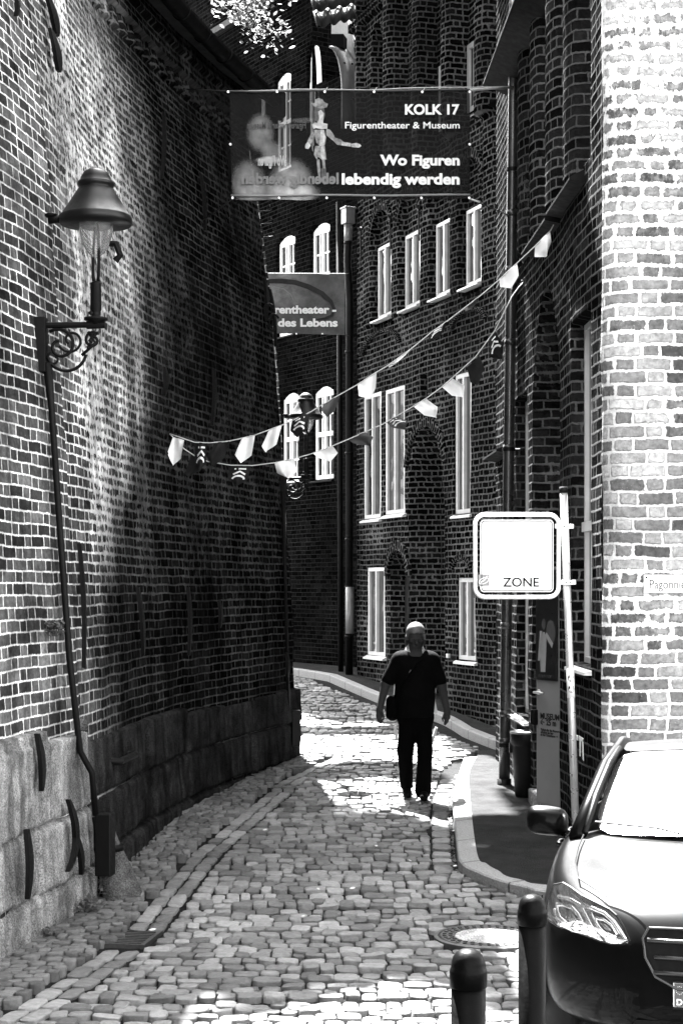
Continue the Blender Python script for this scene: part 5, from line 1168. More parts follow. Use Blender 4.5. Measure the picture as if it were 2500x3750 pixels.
# ================================================================= PERSON: smooth-blended tapered limbs turned into one surface
def surface_nets(f, org, h):
    sgn = f < 0; nx, ny, nz = f.shape
    cs = np.zeros((nx-1, ny-1, nz-1), int)
    for dx in (0, 1):
        for dy in (0, 1):
            for dz in (0, 1): cs += sgn[dx:nx-1+dx, dy:ny-1+dy, dz:nz-1+dz]
    act = (cs > 0) & (cs < 8); idx = -np.ones(act.shape, int); idx[act] = np.arange(act.sum()); I = np.argwhere(act)
    acc = np.zeros((len(I), 3)); cnt = np.zeros(len(I))
    corners = [(a, b, c) for a in (0, 1) for b in (0, 1) for c in (0, 1)]
    for p in corners:
        for ax in range(3):
            if p[ax] == 0:
                q = list(p); q[ax] = 1
                fa = f[I[:, 0]+p[0], I[:, 1]+p[1], I[:, 2]+p[2]]; fb = f[I[:, 0]+q[0], I[:, 1]+q[1], I[:, 2]+q[2]]
                m_ = (fa < 0) != (fb < 0); t = np.where(m_, fa/np.where(m_, fa-fb, 1), 0)
                pt = np.array(p, float)[None]+np.eye(3)[ax][None]*t[:, None]; acc[m_] += pt[m_]; cnt[m_] += 1
    V = org+(I+acc/cnt[:, None])*h; Fs = []
    for ax in range(3):
        o1, o2 = [(1, 2), (2, 0), (0, 1)][ax]
        sl0 = [slice(0, n) for n in f.shape]; sl1 = list(sl0); sl0[ax] = slice(0, f.shape[ax]-1); sl1[ax] = slice(1, f.shape[ax])
        E = np.argwhere((f[tuple(sl0)] < 0) != (f[tuple(sl1)] < 0))
        E = E[(E[:, o1] > 0) & (E[:, o2] > 0) & (E[:, o1] < f.shape[o1]-1) & (E[:, o2] < f.shape[o2]-1)]
        ins = f[E[:, 0], E[:, 1], E[:, 2]] < 0
        def ci(a, b): q = E.copy(); q[:, o1] -= a; q[:, o2] -= b; return idx[q[:, 0], q[:, 1], q[:, 2]]
        Q = np.stack([ci(1, 1), ci(0, 1), ci(0, 0), ci(1, 0)], -1); Q[~ins] = Q[~ins][:, ::-1]; Fs.append(Q)
    return V, np.concatenate(Fs)
def cones(prims, h=.011, k=.03, cut=None):
    """prims: (a, b, ra, rb[, (sx, sy) flattening]) -> smooth union"""
    pts = np.array([p for pr in prims for p in pr[:2]]); rm = max(max(pr[2], pr[3])*1.4 for pr in prims)
    lo, hi = pts.min(0)-rm-.03, pts.max(0)+rm+.03; n = np.ceil((hi-lo)/h).astype(int)+1
    g = np.stack(np.meshgrid(*[lo[i]+np.arange(n[i])*h for i in range(3)], indexing='ij'), -1); f = None
    for pr in prims:
        a, b = np.array(pr[0], float), np.array(pr[1], float); sc2 = np.array([1., pr[4] if len(pr) > 4 else 1., 1.])
        kk = pr[5] if len(pr) > 5 else k
        ga, ba = (g-a)/sc2, (b-a)/sc2; t = np.clip((ga @ ba)/max(ba @ ba, 1e-9), 0, 1)
        d = np.linalg.norm(ga-t[..., None]*ba, axis=-1)-(pr[2]+(pr[3]-pr[2])*t)
        if f is None: f = d
        else: hh = np.clip(.5+.5*(f-d)/kk, 0, 1); f = f*(1-hh)+d*hh-kk*hh*(1-hh)
    if cut is not None: f = np.maximum(f, cut(g))
    return surface_nets(f, lo, h)
def blob(name, prims, mat, parent, h=.011, k=.03, cut=None):
    V, Q = cones(prims, h, k, cut); mb = MB(); mb.v = [tuple(v) for v in V]; mb.f = [tuple(int(i) for i in q) for q in Q]
    o = mb.build(name, mat, parent, True)
    sm = o.modifiers.new('smooth', 'SMOOTH'); sm.iterations = 2; sm.factor = .5; return o
MD = G(1526, 2921).y; mz0 = zg(MD)
def mp(x, y, back=0.): q = P(1300+x/2.94, 2200+y/2.94, MD); return (q.x, q.y+back, q.z)
skin = plain('skin', .022, .7, 0, .04, .08, 20); hair = plain('grey_hair', .07, .55, 0, .4, .25, 60); shirt_m = plain('black_shirt_cloth', .0008, .85, 0, .04, .2, 12, .003, 30)
trs_m = plain('dark_trouser_cloth', .0008, .9, 0, .03, .2, 12, .004, 25); pale_m = plain('pale_cloth', .35, .85, 0, .2, .1, 12); shoe_m = plain('dark_shoe', .002, .7, 0, .05, .2, 15)
man = thing('person', 'person walking towards the viewer in black polo shirt, dark trousers and sunglasses', 'person', (mp(650, 2100)[0], MD, mz0))
hx = lambda *a: mp(*a)
body = [(hx(650, 350, .02), hx(650, 430, .0), .088, .083, 1.12), (hx(650, 430, -.01), hx(650, 520, -.03), .078, .052, 1.1), (hx(650, 500, .02), hx(648, 640, .02), .058, .066),
 (hx(648, 640, .02), hx(640, 900, .0), .15, .17, .8), (hx(640, 900, 0), hx(643, 1120, 0), .175, .15, .8),
 (hx(655, 425, -.095), hx(655, 462, -.115), .008, .016, 1, .012), (hx(628, 495, -.088), hx(676, 495, -.088), .008, .008, 1, .012), (hx(556, 430, .01), hx(556, 470, .015), .016, .012, 1, .01), (hx(746, 430, .01), hx(746, 470, .015), .016, .012, 1, .01),
 # arms
 (hx(470, 645, .01), hx(330, 890, .0), .068, .05), (hx(330, 890, 0), hx(262, 1165, -.06), .050, .031), (hx(262, 1165, -.06), hx(258, 1235, -.075), .033, .037, .6),
 (hx(830, 645, .01), hx(925, 900, .0), .068, .05), (hx(925, 900, 0), hx(985, 1185, -.03), .050, .031), (hx(985, 1185, -.03), hx(982, 1250, -.04), .033, .037, .6),
 # hips and legs under the cloth
 (hx(590, 1260, 0), hx(545, 1620, -.02), .10, .058), (hx(545, 1620, -.02), hx(555, 2010, .05), .058, .042), (hx(720, 1260, 0), hx(742, 1620, -.06), .10, .058), (hx(742, 1620, -.06), hx(725, 2040, -.12), .058, .042)]
def hand(cx, cy, back, sgn):
    fs = []
    for i, (dx, ln, bend) in enumerate(((-24, 66, 10), (-9, 76, 14), (7, 72, 18), (21, 56, 22))):
        x0, y0 = cx+dx*.75, cy+28; x1, y1 = x0+bend*.3*sgn, y0+ln*.5; x2, y2 = x1+bend*sgn*.8, y1+ln*.42
        fs += [(hx(x0, y0, back-.01*i+.01), hx(x1, y1, back-.02-.008*i), .0105, .0095, 1, .008), (hx(x1, y1, back-.02-.008*i), hx(x2, y2, back-.012*i-.01), .0095, .007, 1, .006)]
    fs += [(hx(cx+30*sgn, cy-22, back-.02), hx(cx+48*sgn, cy+22, back-.045), .014, .011, 1, .01), (hx(cx+48*sgn, cy+22, back-.045), hx(cx+46*sgn, cy+56, back-.055), .011, .008, 1, .006)]
    return fs
body += hand(256, 1215, -.075, 1)+hand(982, 1235, -.04, -1)
blob('body', body, skin, man, .0085, .022)
blob('hair', [(hx(650, 330, .015), hx(650, 372, .03), .096, .094, 1.12), (hx(572, 395, .03), hx(566, 430, .03), .03, .02, 1.6), (hx(730, 395, .03), hx(736, 430, .03), .03, .02, 1.6), (hx(650, 380, .08), hx(650, 470, .075), .06, .045)], hair, man, .008, .02,
     cut=lambda g: np.minimum(.9, np.maximum((mp(0, 352)[2]-g[..., 2])+.6*(g[..., 1]-(MD-.03))*-1*-1*0, 0)*0+np.where(g[..., 1] < MD-.045, mp(0, 350)[2]-g[..., 2], -1)))
mb = MB()
for x in (610, 695): q = mp(x, 425, -.098); mb.box(q, (.055, .012, .036))
mb.box(mp(652, 418, -.104), (.03, .008, .01)); 
for sx, xa in ((-1, 566), (1, 738)): mb.tube([mp(610 if sx < 0 else 695, 420, -.098), mp(xa, 418, -.07), mp(xa-6*-sx*-1, 422, .01)], .0045, 5)
bevel(mb.build('sunglasses', M['blackpaint'], man), .004)
shirt = [(hx(648, 620, .02), hx(643, 760, .01), .125, .165, .85), (hx(480, 640, .01), hx(815, 640, .01), .075, .075), (hx(640, 760, 0), hx(640, 1020, -.02), .185, .200, .85), (hx(640, 1020, -.02), hx(644, 1215, -.0), .200, .190, .85),
 (hx(468, 640, .01), hx(352, 850, .0), .078, .068), (hx(832, 640, .01), hx(915, 860, .0), .078, .068), (hx(520, 640, .0), hx(560, 1150, .0), .1, .09), (hx(770, 640, 0), hx(745, 1150, 0), .1, .09)]
zc1, zc2 = mp(0, 1250)[2], mp(0, 560)[2]
blob('shirt', shirt, shirt_m, man, .011, .035, cut=lambda g: np.maximum(zc1-g[..., 2], np.where(abs(g[..., 0]-mp(648, 0)[0]) < .09, g[..., 2]-zc2-.02, -1)))
# standing collar, the backlight on it painted as pale cloth
for sg, pts in ((-1, [(515, 590), (545, 500), (570, 468), (580, 520), (590, 560), (560, 592)]), (1, [(775, 575), (745, 520), (724, 480), (716, 530), (722, 575), (752, 600)])):
    mb = MB(); mb.prism([mp(x, y, .0-.07*(abs(x-650) < 85)) for x, y in pts], (0, .02, 0)); fix_normals(mb.build('collar', pale_m, man))
for pts in ([(428, 860), (440, 862), (428, 1010), (414, 1012), (418, 930)], [(838, 865), (858, 880), (868, 960), (862, 1080), (885, 1205), (862, 1225), (835, 1120)]):
    mb = MB(); mb.prism([mp(x, y, -.015) for x, y in pts], (0, .05, 0)); fix_normals(mb.build('side_panel', pale_m, man))
trs = [(hx(560, 1240, 0), hx(730, 1240, 0), .115, .115, .95), (hx(585, 1260, 0), hx(537, 1610, -.02), .108, .080), (hx(537, 1610, -.02), hx(553, 1985, .04), .080, .066), (hx(722, 1260, 0), hx(748, 1610, -.06), .105, .074), (hx(748, 1610, -.06), hx(724, 2030, -.11), .074, .084)]
blob('trousers', trs, trs_m, man, .011, .03, cut=lambda g: np.maximum(g[..., 2]-mp(0, 1205)[2], -1))
for pts in ([(414, 1350), (440, 1345), (460, 1430), (458, 1505), (436, 1500), (420, 1430)], [(885, 1368), (862, 1360), (840, 1430), (815, 1500), (820, 1570), (850, 1500), (872, 1420)]):
    mb = MB(); mb.prism([mp(x, y, -.02) for x, y in pts], (0, .05, 0)); fix_normals(mb.build('pocket_flap', pale_m, man))
def shoe(x, y, back, fwd):
    q = Vector(mp(x, y, back)); q.z = zg(q.y)+.035; t = Vector((0, -fwd, 0))
    return blob('shoe', [(tuple(q+Vector((0, .06, .02))), tuple(q+t*.6+Vector((0, 0, .015))), .045, .042), (tuple(q+t*.6+Vector((0, 0, .01))), tuple(q+t+Vector((0, 0, -.0))), .046, .038), (tuple(q+Vector((0, .05, .03))), tuple(q+Vector((0, .05, .1))), .042, .042)], shoe_m, man, .009, .02, cut=lambda g: zg(q.y)+.008-g[..., 2])
shoe(560, 2080, .1, .2); shoe(728, 2090, -.1, .19)
bag = thing('shoulder_bag', 'black rounded shoulder bag hanging at the walking person\'s hip', 'bag', mp(385, 1270))
blob('bag_body', [(hx(385, 1080, -.01), hx(385, 1225, -.01), .05, .055, 1.7), (hx(400, 1075, -.01), hx(410, 1230, -.01), .05, .055, 1.7)], plain('black_bag_cloth', .0008, .9, 0, .03), bag, .01, .03)
mb = MB(); mb.tube([mp(400, 1070, -.02), mp(440, 1000, -.1), mp(520, 850, -.19), mp(640, 690, -.17), mp(760, 592, -.06), mp(800, 590, .06)], .014, 6); mb.build('strap', plain('bag_strap', .0008, .9, 0, .03), bag, True)
# ================================================================= CAR
CAR = thing('parked_car', 'glossy dark saloon car parked nose towards the viewer, cut by the right edge', 'car', (1.70, 7.1, -.15))
YAW = R(-12); PIT = math.atan(-.06)
CM = Matrix.Translation((1.70, 7.1, -.15)) @ Matrix.Rotation(YAW, 4, 'Z') @ Matrix.Rotation(PIT, 4, 'X')
def cw(x, y, z): return CM @ Vector((x, y, z))
def paint():
    t = NT('dark_car_paint'); o = t.obj(); g = t.n('NewGeometry'); sp = t.n('SeparateXYZ'); t.l(g.outputs['Normal'], sp.inputs[0])
    dust_and_glare = t.m_('MULTIPLY', t.mr(sp.outputs[2], .86, .99), t.m_('MULTIPLY', t.mr(t.noise(o, 120., 3., .7), .35, .7, .4, 1.3, False), t.mr(t.noise(o, 1.7, 3.), .3, .65, .5, 1.1)))   # street dust on the flat panels, paled further to paint in the sun's glare
    t.base(t.m_('MULTIPLY_ADD', dust_and_glare, .055, .0015)); t.set(rough=.34, spec=.03, coat=.05, coatr=.03); return t.m
M['paint'] = paint()
M['carglass'] = glass_mat('windscreen_glass', c=.03, rough=.24, ior=2.0, wav=.004, coat=.15)
STN = [(-.03, .56, .55, .36, .53, .42, .47, .36, .38, .25), (.04, .70, .69, .44, .665, .52, .52, .33, .48, .20), (.14, .775, .765, .55, .72, .63, .55, .32, .58, .18), (.25, .805, .80, .66, .765, .73, .58, .32, .68, .18), (.37, .83, .83, .75, .80, .82, .61, .32, .77, .18),
 (.52, .85, .865, .80, .84, .87, .64, .32, .81, .18), (.8, .885, .905, .835, .885, .905, .67, .32, .84, .18), (1.15, .935, .945, .85, .92, .92, .70, .32, .86, .18), (1.5, .97, .975, .86, .945, .925, .72, .32, .87, .18), (2.4, .99, .985, .86, .96, .925, .73, .32, .87, .18),
 (3.4, 1.0, .995, .86, .97, .92, .73, .32, .87, .18), (4.0, 1.04, 1.03, .83, .98, .90, .72, .34, .85, .2), (4.5, 1.04, 1.02, .77, .95, .86, .70, .36, .80, .24), (4.66, .95, .94, .70, .90, .80, .66, .4, .74, .28), (4.72, .85, .84, .6, .8, .7, .62, .45, .6, .33)]
def half(s):
    y, zc, zf, xs, zs, xm, zm, zl, xb, zb = s
    return [(0, zc), (xs*.42, zc+.002), (xs*.66, (zc+zf)/2-.004), (xs*.82, zf), (xs, zs), (xs*.45+xm*.55, (zs*.6+zm*.4)), (xm, zm), (xm, (zm+zl)/2), (xm*.995, zl), (xb, zb), (0, zb)]
mb = MB(); rows = []
for s_ in STN:
    h_ = half(s_); full = [(-x, z) for x, z in h_[::-1][:-1]]+h_[0:]; full = [(-x, z) for x, z in reversed(h_)][:-1]+h_
    rows.append([(x, s_[0], z) for x, z in full[:-1]])
nr = len(rows[0]); vs = [cw(*p) for r_ in rows for p in r_]
fs = [(i*nr+k, i*nr+(k+1) % nr, (i+1)*nr+(k+1) % nr, (i+1)*nr+k) for i in range(len(rows)-1) for k in range(nr)]
fs += [tuple(range(nr))[::-1], tuple((len(rows)-1)*nr+k for k in range(nr))]
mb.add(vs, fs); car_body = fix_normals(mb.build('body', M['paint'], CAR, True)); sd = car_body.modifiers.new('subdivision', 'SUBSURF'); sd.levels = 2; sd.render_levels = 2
def surf_y(x, z):                                 # how far back the nose stands at a lateral offset
    return float(np.interp(abs(x), [.36, .44, .52, .63, .73, .82, .87], [-.0, .02, .08, .17, .27, .40, .54]))
def quad(name, pts, mat, th=.0, par=None, sub=0):
    mb = MB(); mb.add([cw(*p) for p in pts], [tuple(range(len(pts)))]); o = mb.build(name, mat, par or CAR); return o
# greenhouse: roof with pillars, then the glass set in it
def loft(name, rows_, mat, par=None, smooth=True, sub=0):
    mb = MB(); n = len(rows_[0]); mb.add([cw(*p) for r_ in rows_ for p in r_], [(i*n+k, i*n+k+1, (i+1)*n+k+1, (i+1)*n+k) for i in range(len(rows_)-1) for k in range(n-1)]); o = mb.build(name, mat, par or CAR, smooth)
    if sub: m_ = o.modifiers.new('subdivision', 'SUBSURF'); m_.levels = sub; m_.render_levels = sub
    return o
def arc(w, y, z, crown, bow, n=9): return [(w*t, y+bow*(t*t), z-crown*t*t) for t in np.linspace(-1, 1, n)]
ws_rows = [arc(.70, 1.36, .985, .015, .16), arc(.665, 1.66, 1.165, .018, .13), arc(.61, 2.0, 1.335, .025, .11), arc(.575, 2.2, 1.405, .03, .08)]
loft('windscreen', ws_rows, M['carglass'], sub=1)
rf_rows = [arc(.575, 2.2, 1.41, .03, .08), arc(.575, 2.5, 1.45, .035, .05), arc(.575, 3.0, 1.455, .035, 0), arc(.56, 3.4, 1.42, .035, -.02)]
rfo = loft('roof', rf_rows, M['paint'], sub=1)
loft('rear_window', [arc(.56, 3.4, 1.42, .035, -.02), arc(.62, 3.8, 1.25, .03, -.05), arc(.66, 4.15, 1.06, .02, -.1)], M['carglass'], sub=1)
for sx in (-1, 1):
    mb = MB(); mb.tube([cw(sx*.775, 1.42, .955), cw(sx*.715, 1.72, 1.14), cw(sx*.655, 2.05, 1.31), cw(sx*.605, 2.32, 1.392), cw(sx*.595, 2.8, 1.42), cw(sx*.59, 3.3, 1.40), cw(sx*.66, 3.8, 1.23), cw(sx*.72, 4.15, 1.04)], [.045, .04, .04, .035, .035, .04, .05, .05], 10); mb.build('pillar', M['paint'], CAR, True)
    mb = MB(); mb.tube([cw(sx*.73, 1.40, .985), cw(sx*.69, 1.70, 1.165), cw(sx*.63, 2.03, 1.335), cw(sx*.585, 2.25, 1.405)], .016, 6); mb.build('pillar_seal', M['blackpaint'], CAR, True)
    loft('side_window', [[(sx*.80, 1.6, .97), (sx*.815, 2.4, .985), (sx*.81, 3.3, 1.0), (sx*.77, 3.95, 1.02)], [(sx*.70, 1.9, 1.2), (sx*.665, 2.4, 1.32), (sx*.66, 3.2, 1.33), (sx*.70, 3.7, 1.2)], [(sx*.66, 2.1, 1.30), (sx*.615, 2.4, 1.38), (sx*.61, 3.1, 1.39), (sx*.66, 3.5, 1.29)]], M['carglass'])
    mc = Vector((sx*.965, 1.80, 1.01)); mb = MB(); n = 16; vs = []
    for k_, (yy, sc3) in enumerate(((-.085, .45), (-.07, .8), (-.02, 1.0), (.05, 1.0), (.065, .9))):
        for i in range(n):
            th = 2*math.pi*i/n; cx_, cz_ = math.cos(th), math.sin(th); ex_ = .6
            vs.append(cw(mc.x+sx*0+.115*sc3*math.copysign(abs(cx_)**ex_, cx_), mc.y+yy, mc.z+.08*sc3*math.copysign(abs(cz_)**ex_, cz_)+.012*cx_*sx))
    fs = [(k*n+i, k*n+(i+1) % n, (k+1)*n+(i+1) % n, (k+1)*n+i) for k in range(4) for i in range(n)]+[tuple(range(n)), tuple(range(4*n, 5*n))]
    mb.add(vs, fs); mb.tube([cw(sx*.87, 1.78, .955), cw(sx*.93, 1.79, .965)], .028, 8); mir = fix_normals(mb.build('wing_mirror', M['paint'], CAR, True))
    for yw in (.93, 3.78):
        mb = MB(); ax_ = (cw(1, 0, 0)-cw(0, 0, 0)).normalized()*sx; c0 = cw(sx*.72, yw, .325)
        mb.lathe([(.19, .0), (.30, 0), (.325, .03), (.325, .18), (.30, .208), (.21, .2)], c0, 36, axis=ax_); wh = mb.build('wheel', plain('tyre_rubber', .012, .8, 0, .3), CAR, True)
        mb = MB(); mb.lathe([(.21, .17), (.205, .2), (.19, .205), (.18, .17), (.06, .175), (.055, .2), (0, .2)], c0, 30, axis=ax_)
        for k in range(5):
            th = 2*math.pi*k/5; q = Matrix.Rotation(th, 3, ax_) @ Vector((0, 0, .125)); mb.box(c0+ax_*.187+q, (.035, .05, .15), Matrix.Rotation(YAW, 3, 'Z') @ Matrix.Rotation(-th*1.0, 3, 'X'))
        mb.build('rim', M['zinc'], wh)
        mb = MB(); mb.lathe([(.0, .2085), (.365, .2085), (.37, .203), (.37, 0), (0, 0)], c0-ax_*.0+ax_*.0, 40, axis=ax_)
        mb.v = [tuple(Vector(v)-ax_*.0) for v in mb.v]
        ar = None
    # door handles and mirror glass
    for yh in (2.35, 3.2): mb = MB(); mb.tube([cw(sx*.925, yh, .83), cw(sx*.95, yh+.03, .832), cw(sx*.95, yh+.19, .834), cw(sx*.925, yh+.22, .834)], .012, 6); mb.build('door_handle', M['paint'], CAR, True)
for sx in (-1, 1):
    mb = MB(); mb.tube([cw(sx*x, y, z) for x, y, z in ((.40, .10, .768), (.56, .22, .803), (.70, .42, .858), (.735, .7, .905), (.74, 1.0, .944), (.735, 1.35, .978))], .004, 5); mb.build('bonnet_seam', M['blackpaint'], CAR)
    mb = MB(); mb.tube([cw(.1+sx*.34, 1.36, 1.0), cw(sx*.30-.05, 1.40, 1.02), cw(sx*.30-.38, 1.44, 1.04)], .008, 5); mb.build('wiper', M['blackpaint'], CAR)
# headlights: outline traced round the nose corner, on the body's own curve
HL = [(330, 630), (420, 610), (490, 650), (590, 725), (700, 780), (860, 860), (930, 920), (990, 1020), (1055, 1165), (980, 1190), (880, 1190), (760, 1155), (640, 1110), (500, 1060), (370, 1020), (300, 975), (275, 950), (262, 890), (268, 830), (275, 780), (300, 690)]
CMI = CM.inverted()
def on_nose(x, y, lift=0.):                        # photo crop pixel -> point on the vertical nose-corner surface
    px, py = 1900+x/2.6133, 3000+y/2.6133; d = 7.3
    for _ in range(25):
        l_ = CMI @ P(px, py, d); yy = surf_y(l_.x, 0)-lift-.03*(.8-l_.z)*0; d += (yy-l_.y)*.6
    return P(px, py, d)
def to_local(p): return CMI @ p
chrome = plain('headlight_chrome', .7, .12, .9, .5, .1, 30); hl_dark = plain('headlight_housing', .10, .3, .5, .5, .2, 10)
def hl_glass():
    t = NT('headlight_cover'); t.base(.8); t.set(rough=.03, ior=1.4); tr = t.n('BsdfTransparent'); ms = t.n('MixShader'); fr = t.n('Fresnel'); fr.inputs[0].default_value = 1.5
    gl = t.n('BsdfGlossy'); gl.inputs['Roughness'].default_value = .04; ad = t.m_('MULTIPLY', fr.outputs[0], .55)
    t.l(ad, ms.inputs[0]); t.l(tr.outputs[0], ms.inputs[1]); t.l(gl.outputs[0], ms.inputs[2]); t.l(ms.outputs[0], t.out.inputs[0]); return t.m
M['hlglass'] = hl_glass()
for side in (-1, 1):
    def T(p):                                       # mirror to the other side of the car
        if side == -1: return p
        l_ = to_local(p); return cw(-l_.x, l_.y, l_.z)
    cx_, cy_ = 640, 920
    def fan(name, pts, lift, mat, par, rings=(1., .7, .35), bulge=.02):
        mb = MB(); n = len(pts); c0 = (sum(p[0] for p in pts)/n, sum(p[1] for p in pts)/n); vs = []
        for k, r_ in enumerate(rings):
            for x, y in pts: vs.append(T(on_nose(c0[0]+(x-c0[0])*r_, c0[1]+(y-c0[1])*r_, lift+bulge*(1-r_*r_))))
        vs.append(T(on_nose(c0[0], c0[1], lift+bulge))); fs = [(k*n+i, k*n+(i+1) % n, (k+1)*n+(i+1) % n, (k+1)*n+i) for k in range(len(rings)-1) for i in range(n)]
        fs += [((len(rings)-1)*n+i, (len(rings)-1)*n+(i+1) % n, len(rings)*n) for i in range(n)]; mb.add(vs, fs); o = fix_normals(mb.build(name, mat, par, True)); return o
    hl = fan('headlight', HL, .022, hl_dark, CAR, (1., .8, .5, .25), .006)
    fan('headlight_cover', HL, .05, M['hlglass'], hl, (1., .85, .5), .03)
    mb = MB(); e_ = [T(on_nose(x, y, .03)) for x, y in HL]; mb.tube(e_+[e_[0]], .006, 6, False); mb.build('headlight_seal', M['blackpaint'], hl)
    for ring, w_ in (([(365, 815), (430, 815), (510, 845), (565, 905), (600, 970), (620, 1040), (560, 1045), (470, 1010), (400, 950), (370, 880)], .012), ([(735, 945), (810, 960), (880, 1010), (940, 1100), (900, 1120), (830, 1095), (770, 1040), (735, 985)], .008)):
        mb = MB(); q = [T(on_nose(x, y, .036)) for x, y in ring]; mb.tube(q+[q[0]], w_, 8, False); mb.build('lamp_ring', chrome, hl, True)
        c0 = (sum(p[0] for p in ring)/len(ring), sum(p[1] for p in ring)/len(ring)); fan('lens', [(c0[0]+(x-c0[0])*.5, c0[1]+(y-c0[1])*.5) for x, y in ring], .034, plain('lens_glass_grey', .12, .08, .3, .6, .4, 40), hl, (1., .6), .018)
    for pl, w_ in (([(345, 850), (350, 930), (400, 1000), (520, 1060), (640, 1085), (705, 1085), (715, 1060), (660, 960), (600, 830), (480, 760), (380, 740)], .011), ([(600, 820), (700, 850), (820, 900), (905, 980), (970, 1080), (1025, 1150), (960, 1170), (890, 1175)], .011), ([(690, 890), (720, 970), (780, 1060), (850, 1110), (930, 1125)], .006)):
        mb = MB(); mb.tube([T(on_nose(x, y, .034)) for x, y in pl], w_, 8); mb.build('light_strip', chrome, hl, True)
# grille, bumper openings, number plate
g_dark = plain('grille_black', .003, .6, 0, .08, .2, 20)
gpts = [(-.36, .705), (.36, .705), (.385, .66), (.375, .58), (.33, .50), (.24, .455), (-.24, .455), (-.33, .50), (-.375, .58), (-.385, .66)]
def nose_y(x): return -.045+.10*abs(x)**2*2
mb = MB(); n = len(gpts); mb.add([cw(x, nose_y(x)-.028+(z-.58)*.18, z) for x, z in gpts]+[cw(x*.9, nose_y(x)+.02+(z-.58)*.18, z) for x, z in gpts], [tuple(range(n))]+[(i, (i+1) % n, n+(i+1) % n, n+i) for i in range(n)]); gr_ = fix_normals(mb.build('grille', g_dark, CAR))
for z in (.655, .585, .52): mb = MB(); mb.tube([cw(x*(.37 if z > .6 else .34), nose_y(x*.36)-.045+(z-.58)*.18, z) for x in np.linspace(-1, 1, 9)], .010, 6); mb.build('slat', plain('slat_chrome', .02, .4, .3), gr_, True)
mb = MB(); e_ = [cw(x*1.01, nose_y(x)-.034+(z-.58)*.18, z) for x, z in gpts]; mb.tube(e_+[e_[0]], .006, 6, False); mb.build('grille_surround', plain('surround_dark', .04, .3, .5), gr_, True)
mb = MB(); mb.add([cw(x, -.055+.25*x*x, z) for x, z in ((-.42, .30), (.42, .30), (.46, .24), (-.46, .24))], [(0, 1, 2, 3)]); mb.build('air_intake', g_dark, CAR)
PLW = .26; yP = -.085
mb = MB(); mb.prism([cw(x, yP, z) for x, z in ((-PLW, .375), (PLW, .375), (PLW, .485), (-PLW, .485))], cw(0, .012, 0)-cw(0, 0, 0)); pl_ = bevel(mb.build('number_plate', M['signwhite'], CAR), .004)
mb = MB(); mb.prism([cw(x, yP-.0015, z) for x, z in ((-PLW+.006, .38), (-PLW+.05, .38), (-PLW+.05, .48), (-PLW+.006, .48))], cw(0, .002, 0)-cw(0, 0, 0)); mb.build('country_band', plain('plate_band_grey', .045, .4), pl_)
xd_ = cw(1, 0, 0)-cw(0, 0, 0); zd_ = cw(0, 0, 1)-cw(0, 0, 0)
text('D', .036, cw(-PLW+.014, yP-.003, .388), xd_, zd_, M['print'], 'lettering', pl_, bold=.001)
for k in range(12): th = 2*math.pi*k/12; mb = MB(); q = cw(-PLW+.028+.014*math.cos(th), yP-.003, .450+.017*math.sin(th)); mb.lathe([(.0019, 0), (0, .001)], q, 5, axis=-(cw(0, 1, 0)-cw(0, 0, 0))); mb.build('star', M['print'], pl_)
mb = MB(); e_ = [cw(x, yP-.002, z) for x, z in ((-PLW, .373), (PLW, .373), (PLW, .487), (-PLW, .487))]; mb.tube(e_+[e_[0], e_[1]], .006, 6, False); mb.build('plate_holder', M['blackpaint'], pl_)
for sx in (-1, 1):                                # dark wheel openings: black liners just proud of the flank
    for yw in (.93, 3.78):
        mb = MB(); pts = [(yw+.385*math.cos(th), .325+.385*math.sin(th)) for th in np.linspace(-.35, math.pi+.35, 22)]
        xo = lambda y: float(np.interp(y, [.4, .55, .8, 1.15, 1.5, 3.4, 4.0, 4.2], [.83, .875, .905, .92, .925, .92, .90, .885]))+.006
        mb.add([cw(sx*xo(y), y, z) for y, z in pts], [tuple(range(len(pts)))]); lin = mb.build('wheel_arch', plain('arch_black', .004, .9, 0, .1), CAR)
# ================================================================= TREE over the lane: its unseen crown is shaped leaf by leaf to shade the near street
tree = thing('unseen_broadleaf_tree', 'broadleaf tree in the yard behind the warehouse, unseen crown shaped to shade the near street', 'tree', (-5.6, 24.6, zg(24.6)))
tb = Vector((-5.6, 24.6, zg(24.6)-.1)); mb = MB()
mb.tube([tb, tb+Vector((.05, 0, 2.5)), tb+Vector((.2, -.2, 5.5)), tb+Vector((.8, -.9, 8.5)), tb+Vector((1.9, -2.2, 12))], [.34, .27, .24, .2, .13], 12)
limbs = [((.2, -.2, 5.5), (1.6, 1.2, 9.5), (3.0, 1.8, 13.5)), ((.8, -.9, 8.5), (2.9, -1.9, 11.2), (5.6, -3.3, 13.2), (7.4, -4.4, 13.6)), ((1.9, -2.2, 12), (2.6, -4.2, 13.2), (3.6, -6.4, 13.8)), ((.8, -.9, 8.5), (.2, -4, 11.5), (1.6, -7.2, 13.0)), ((1.9, -2.2, 12), (3.8, -2.6, 15), (5.4, -3.2, 16.5)), ((.2, -.2, 5.5), (-2, 1, 9), (-3.2, 1.6, 12)), ((.8, -.9, 8.5), (2.6, -1.2, 9.9), (4.1, -1.9, 10.6))]
for l_ in limbs: mb.tube([tb+Vector(p) for p in l_], [.15-.12*i/(len(l_)-1) for i in range(len(l_))], 8)
bark = plain('bark', .05, .9, 0, .2, .3, 6, .03, 20); mb.build('trunk', bark, tree, True)
sh_dir = to_sun
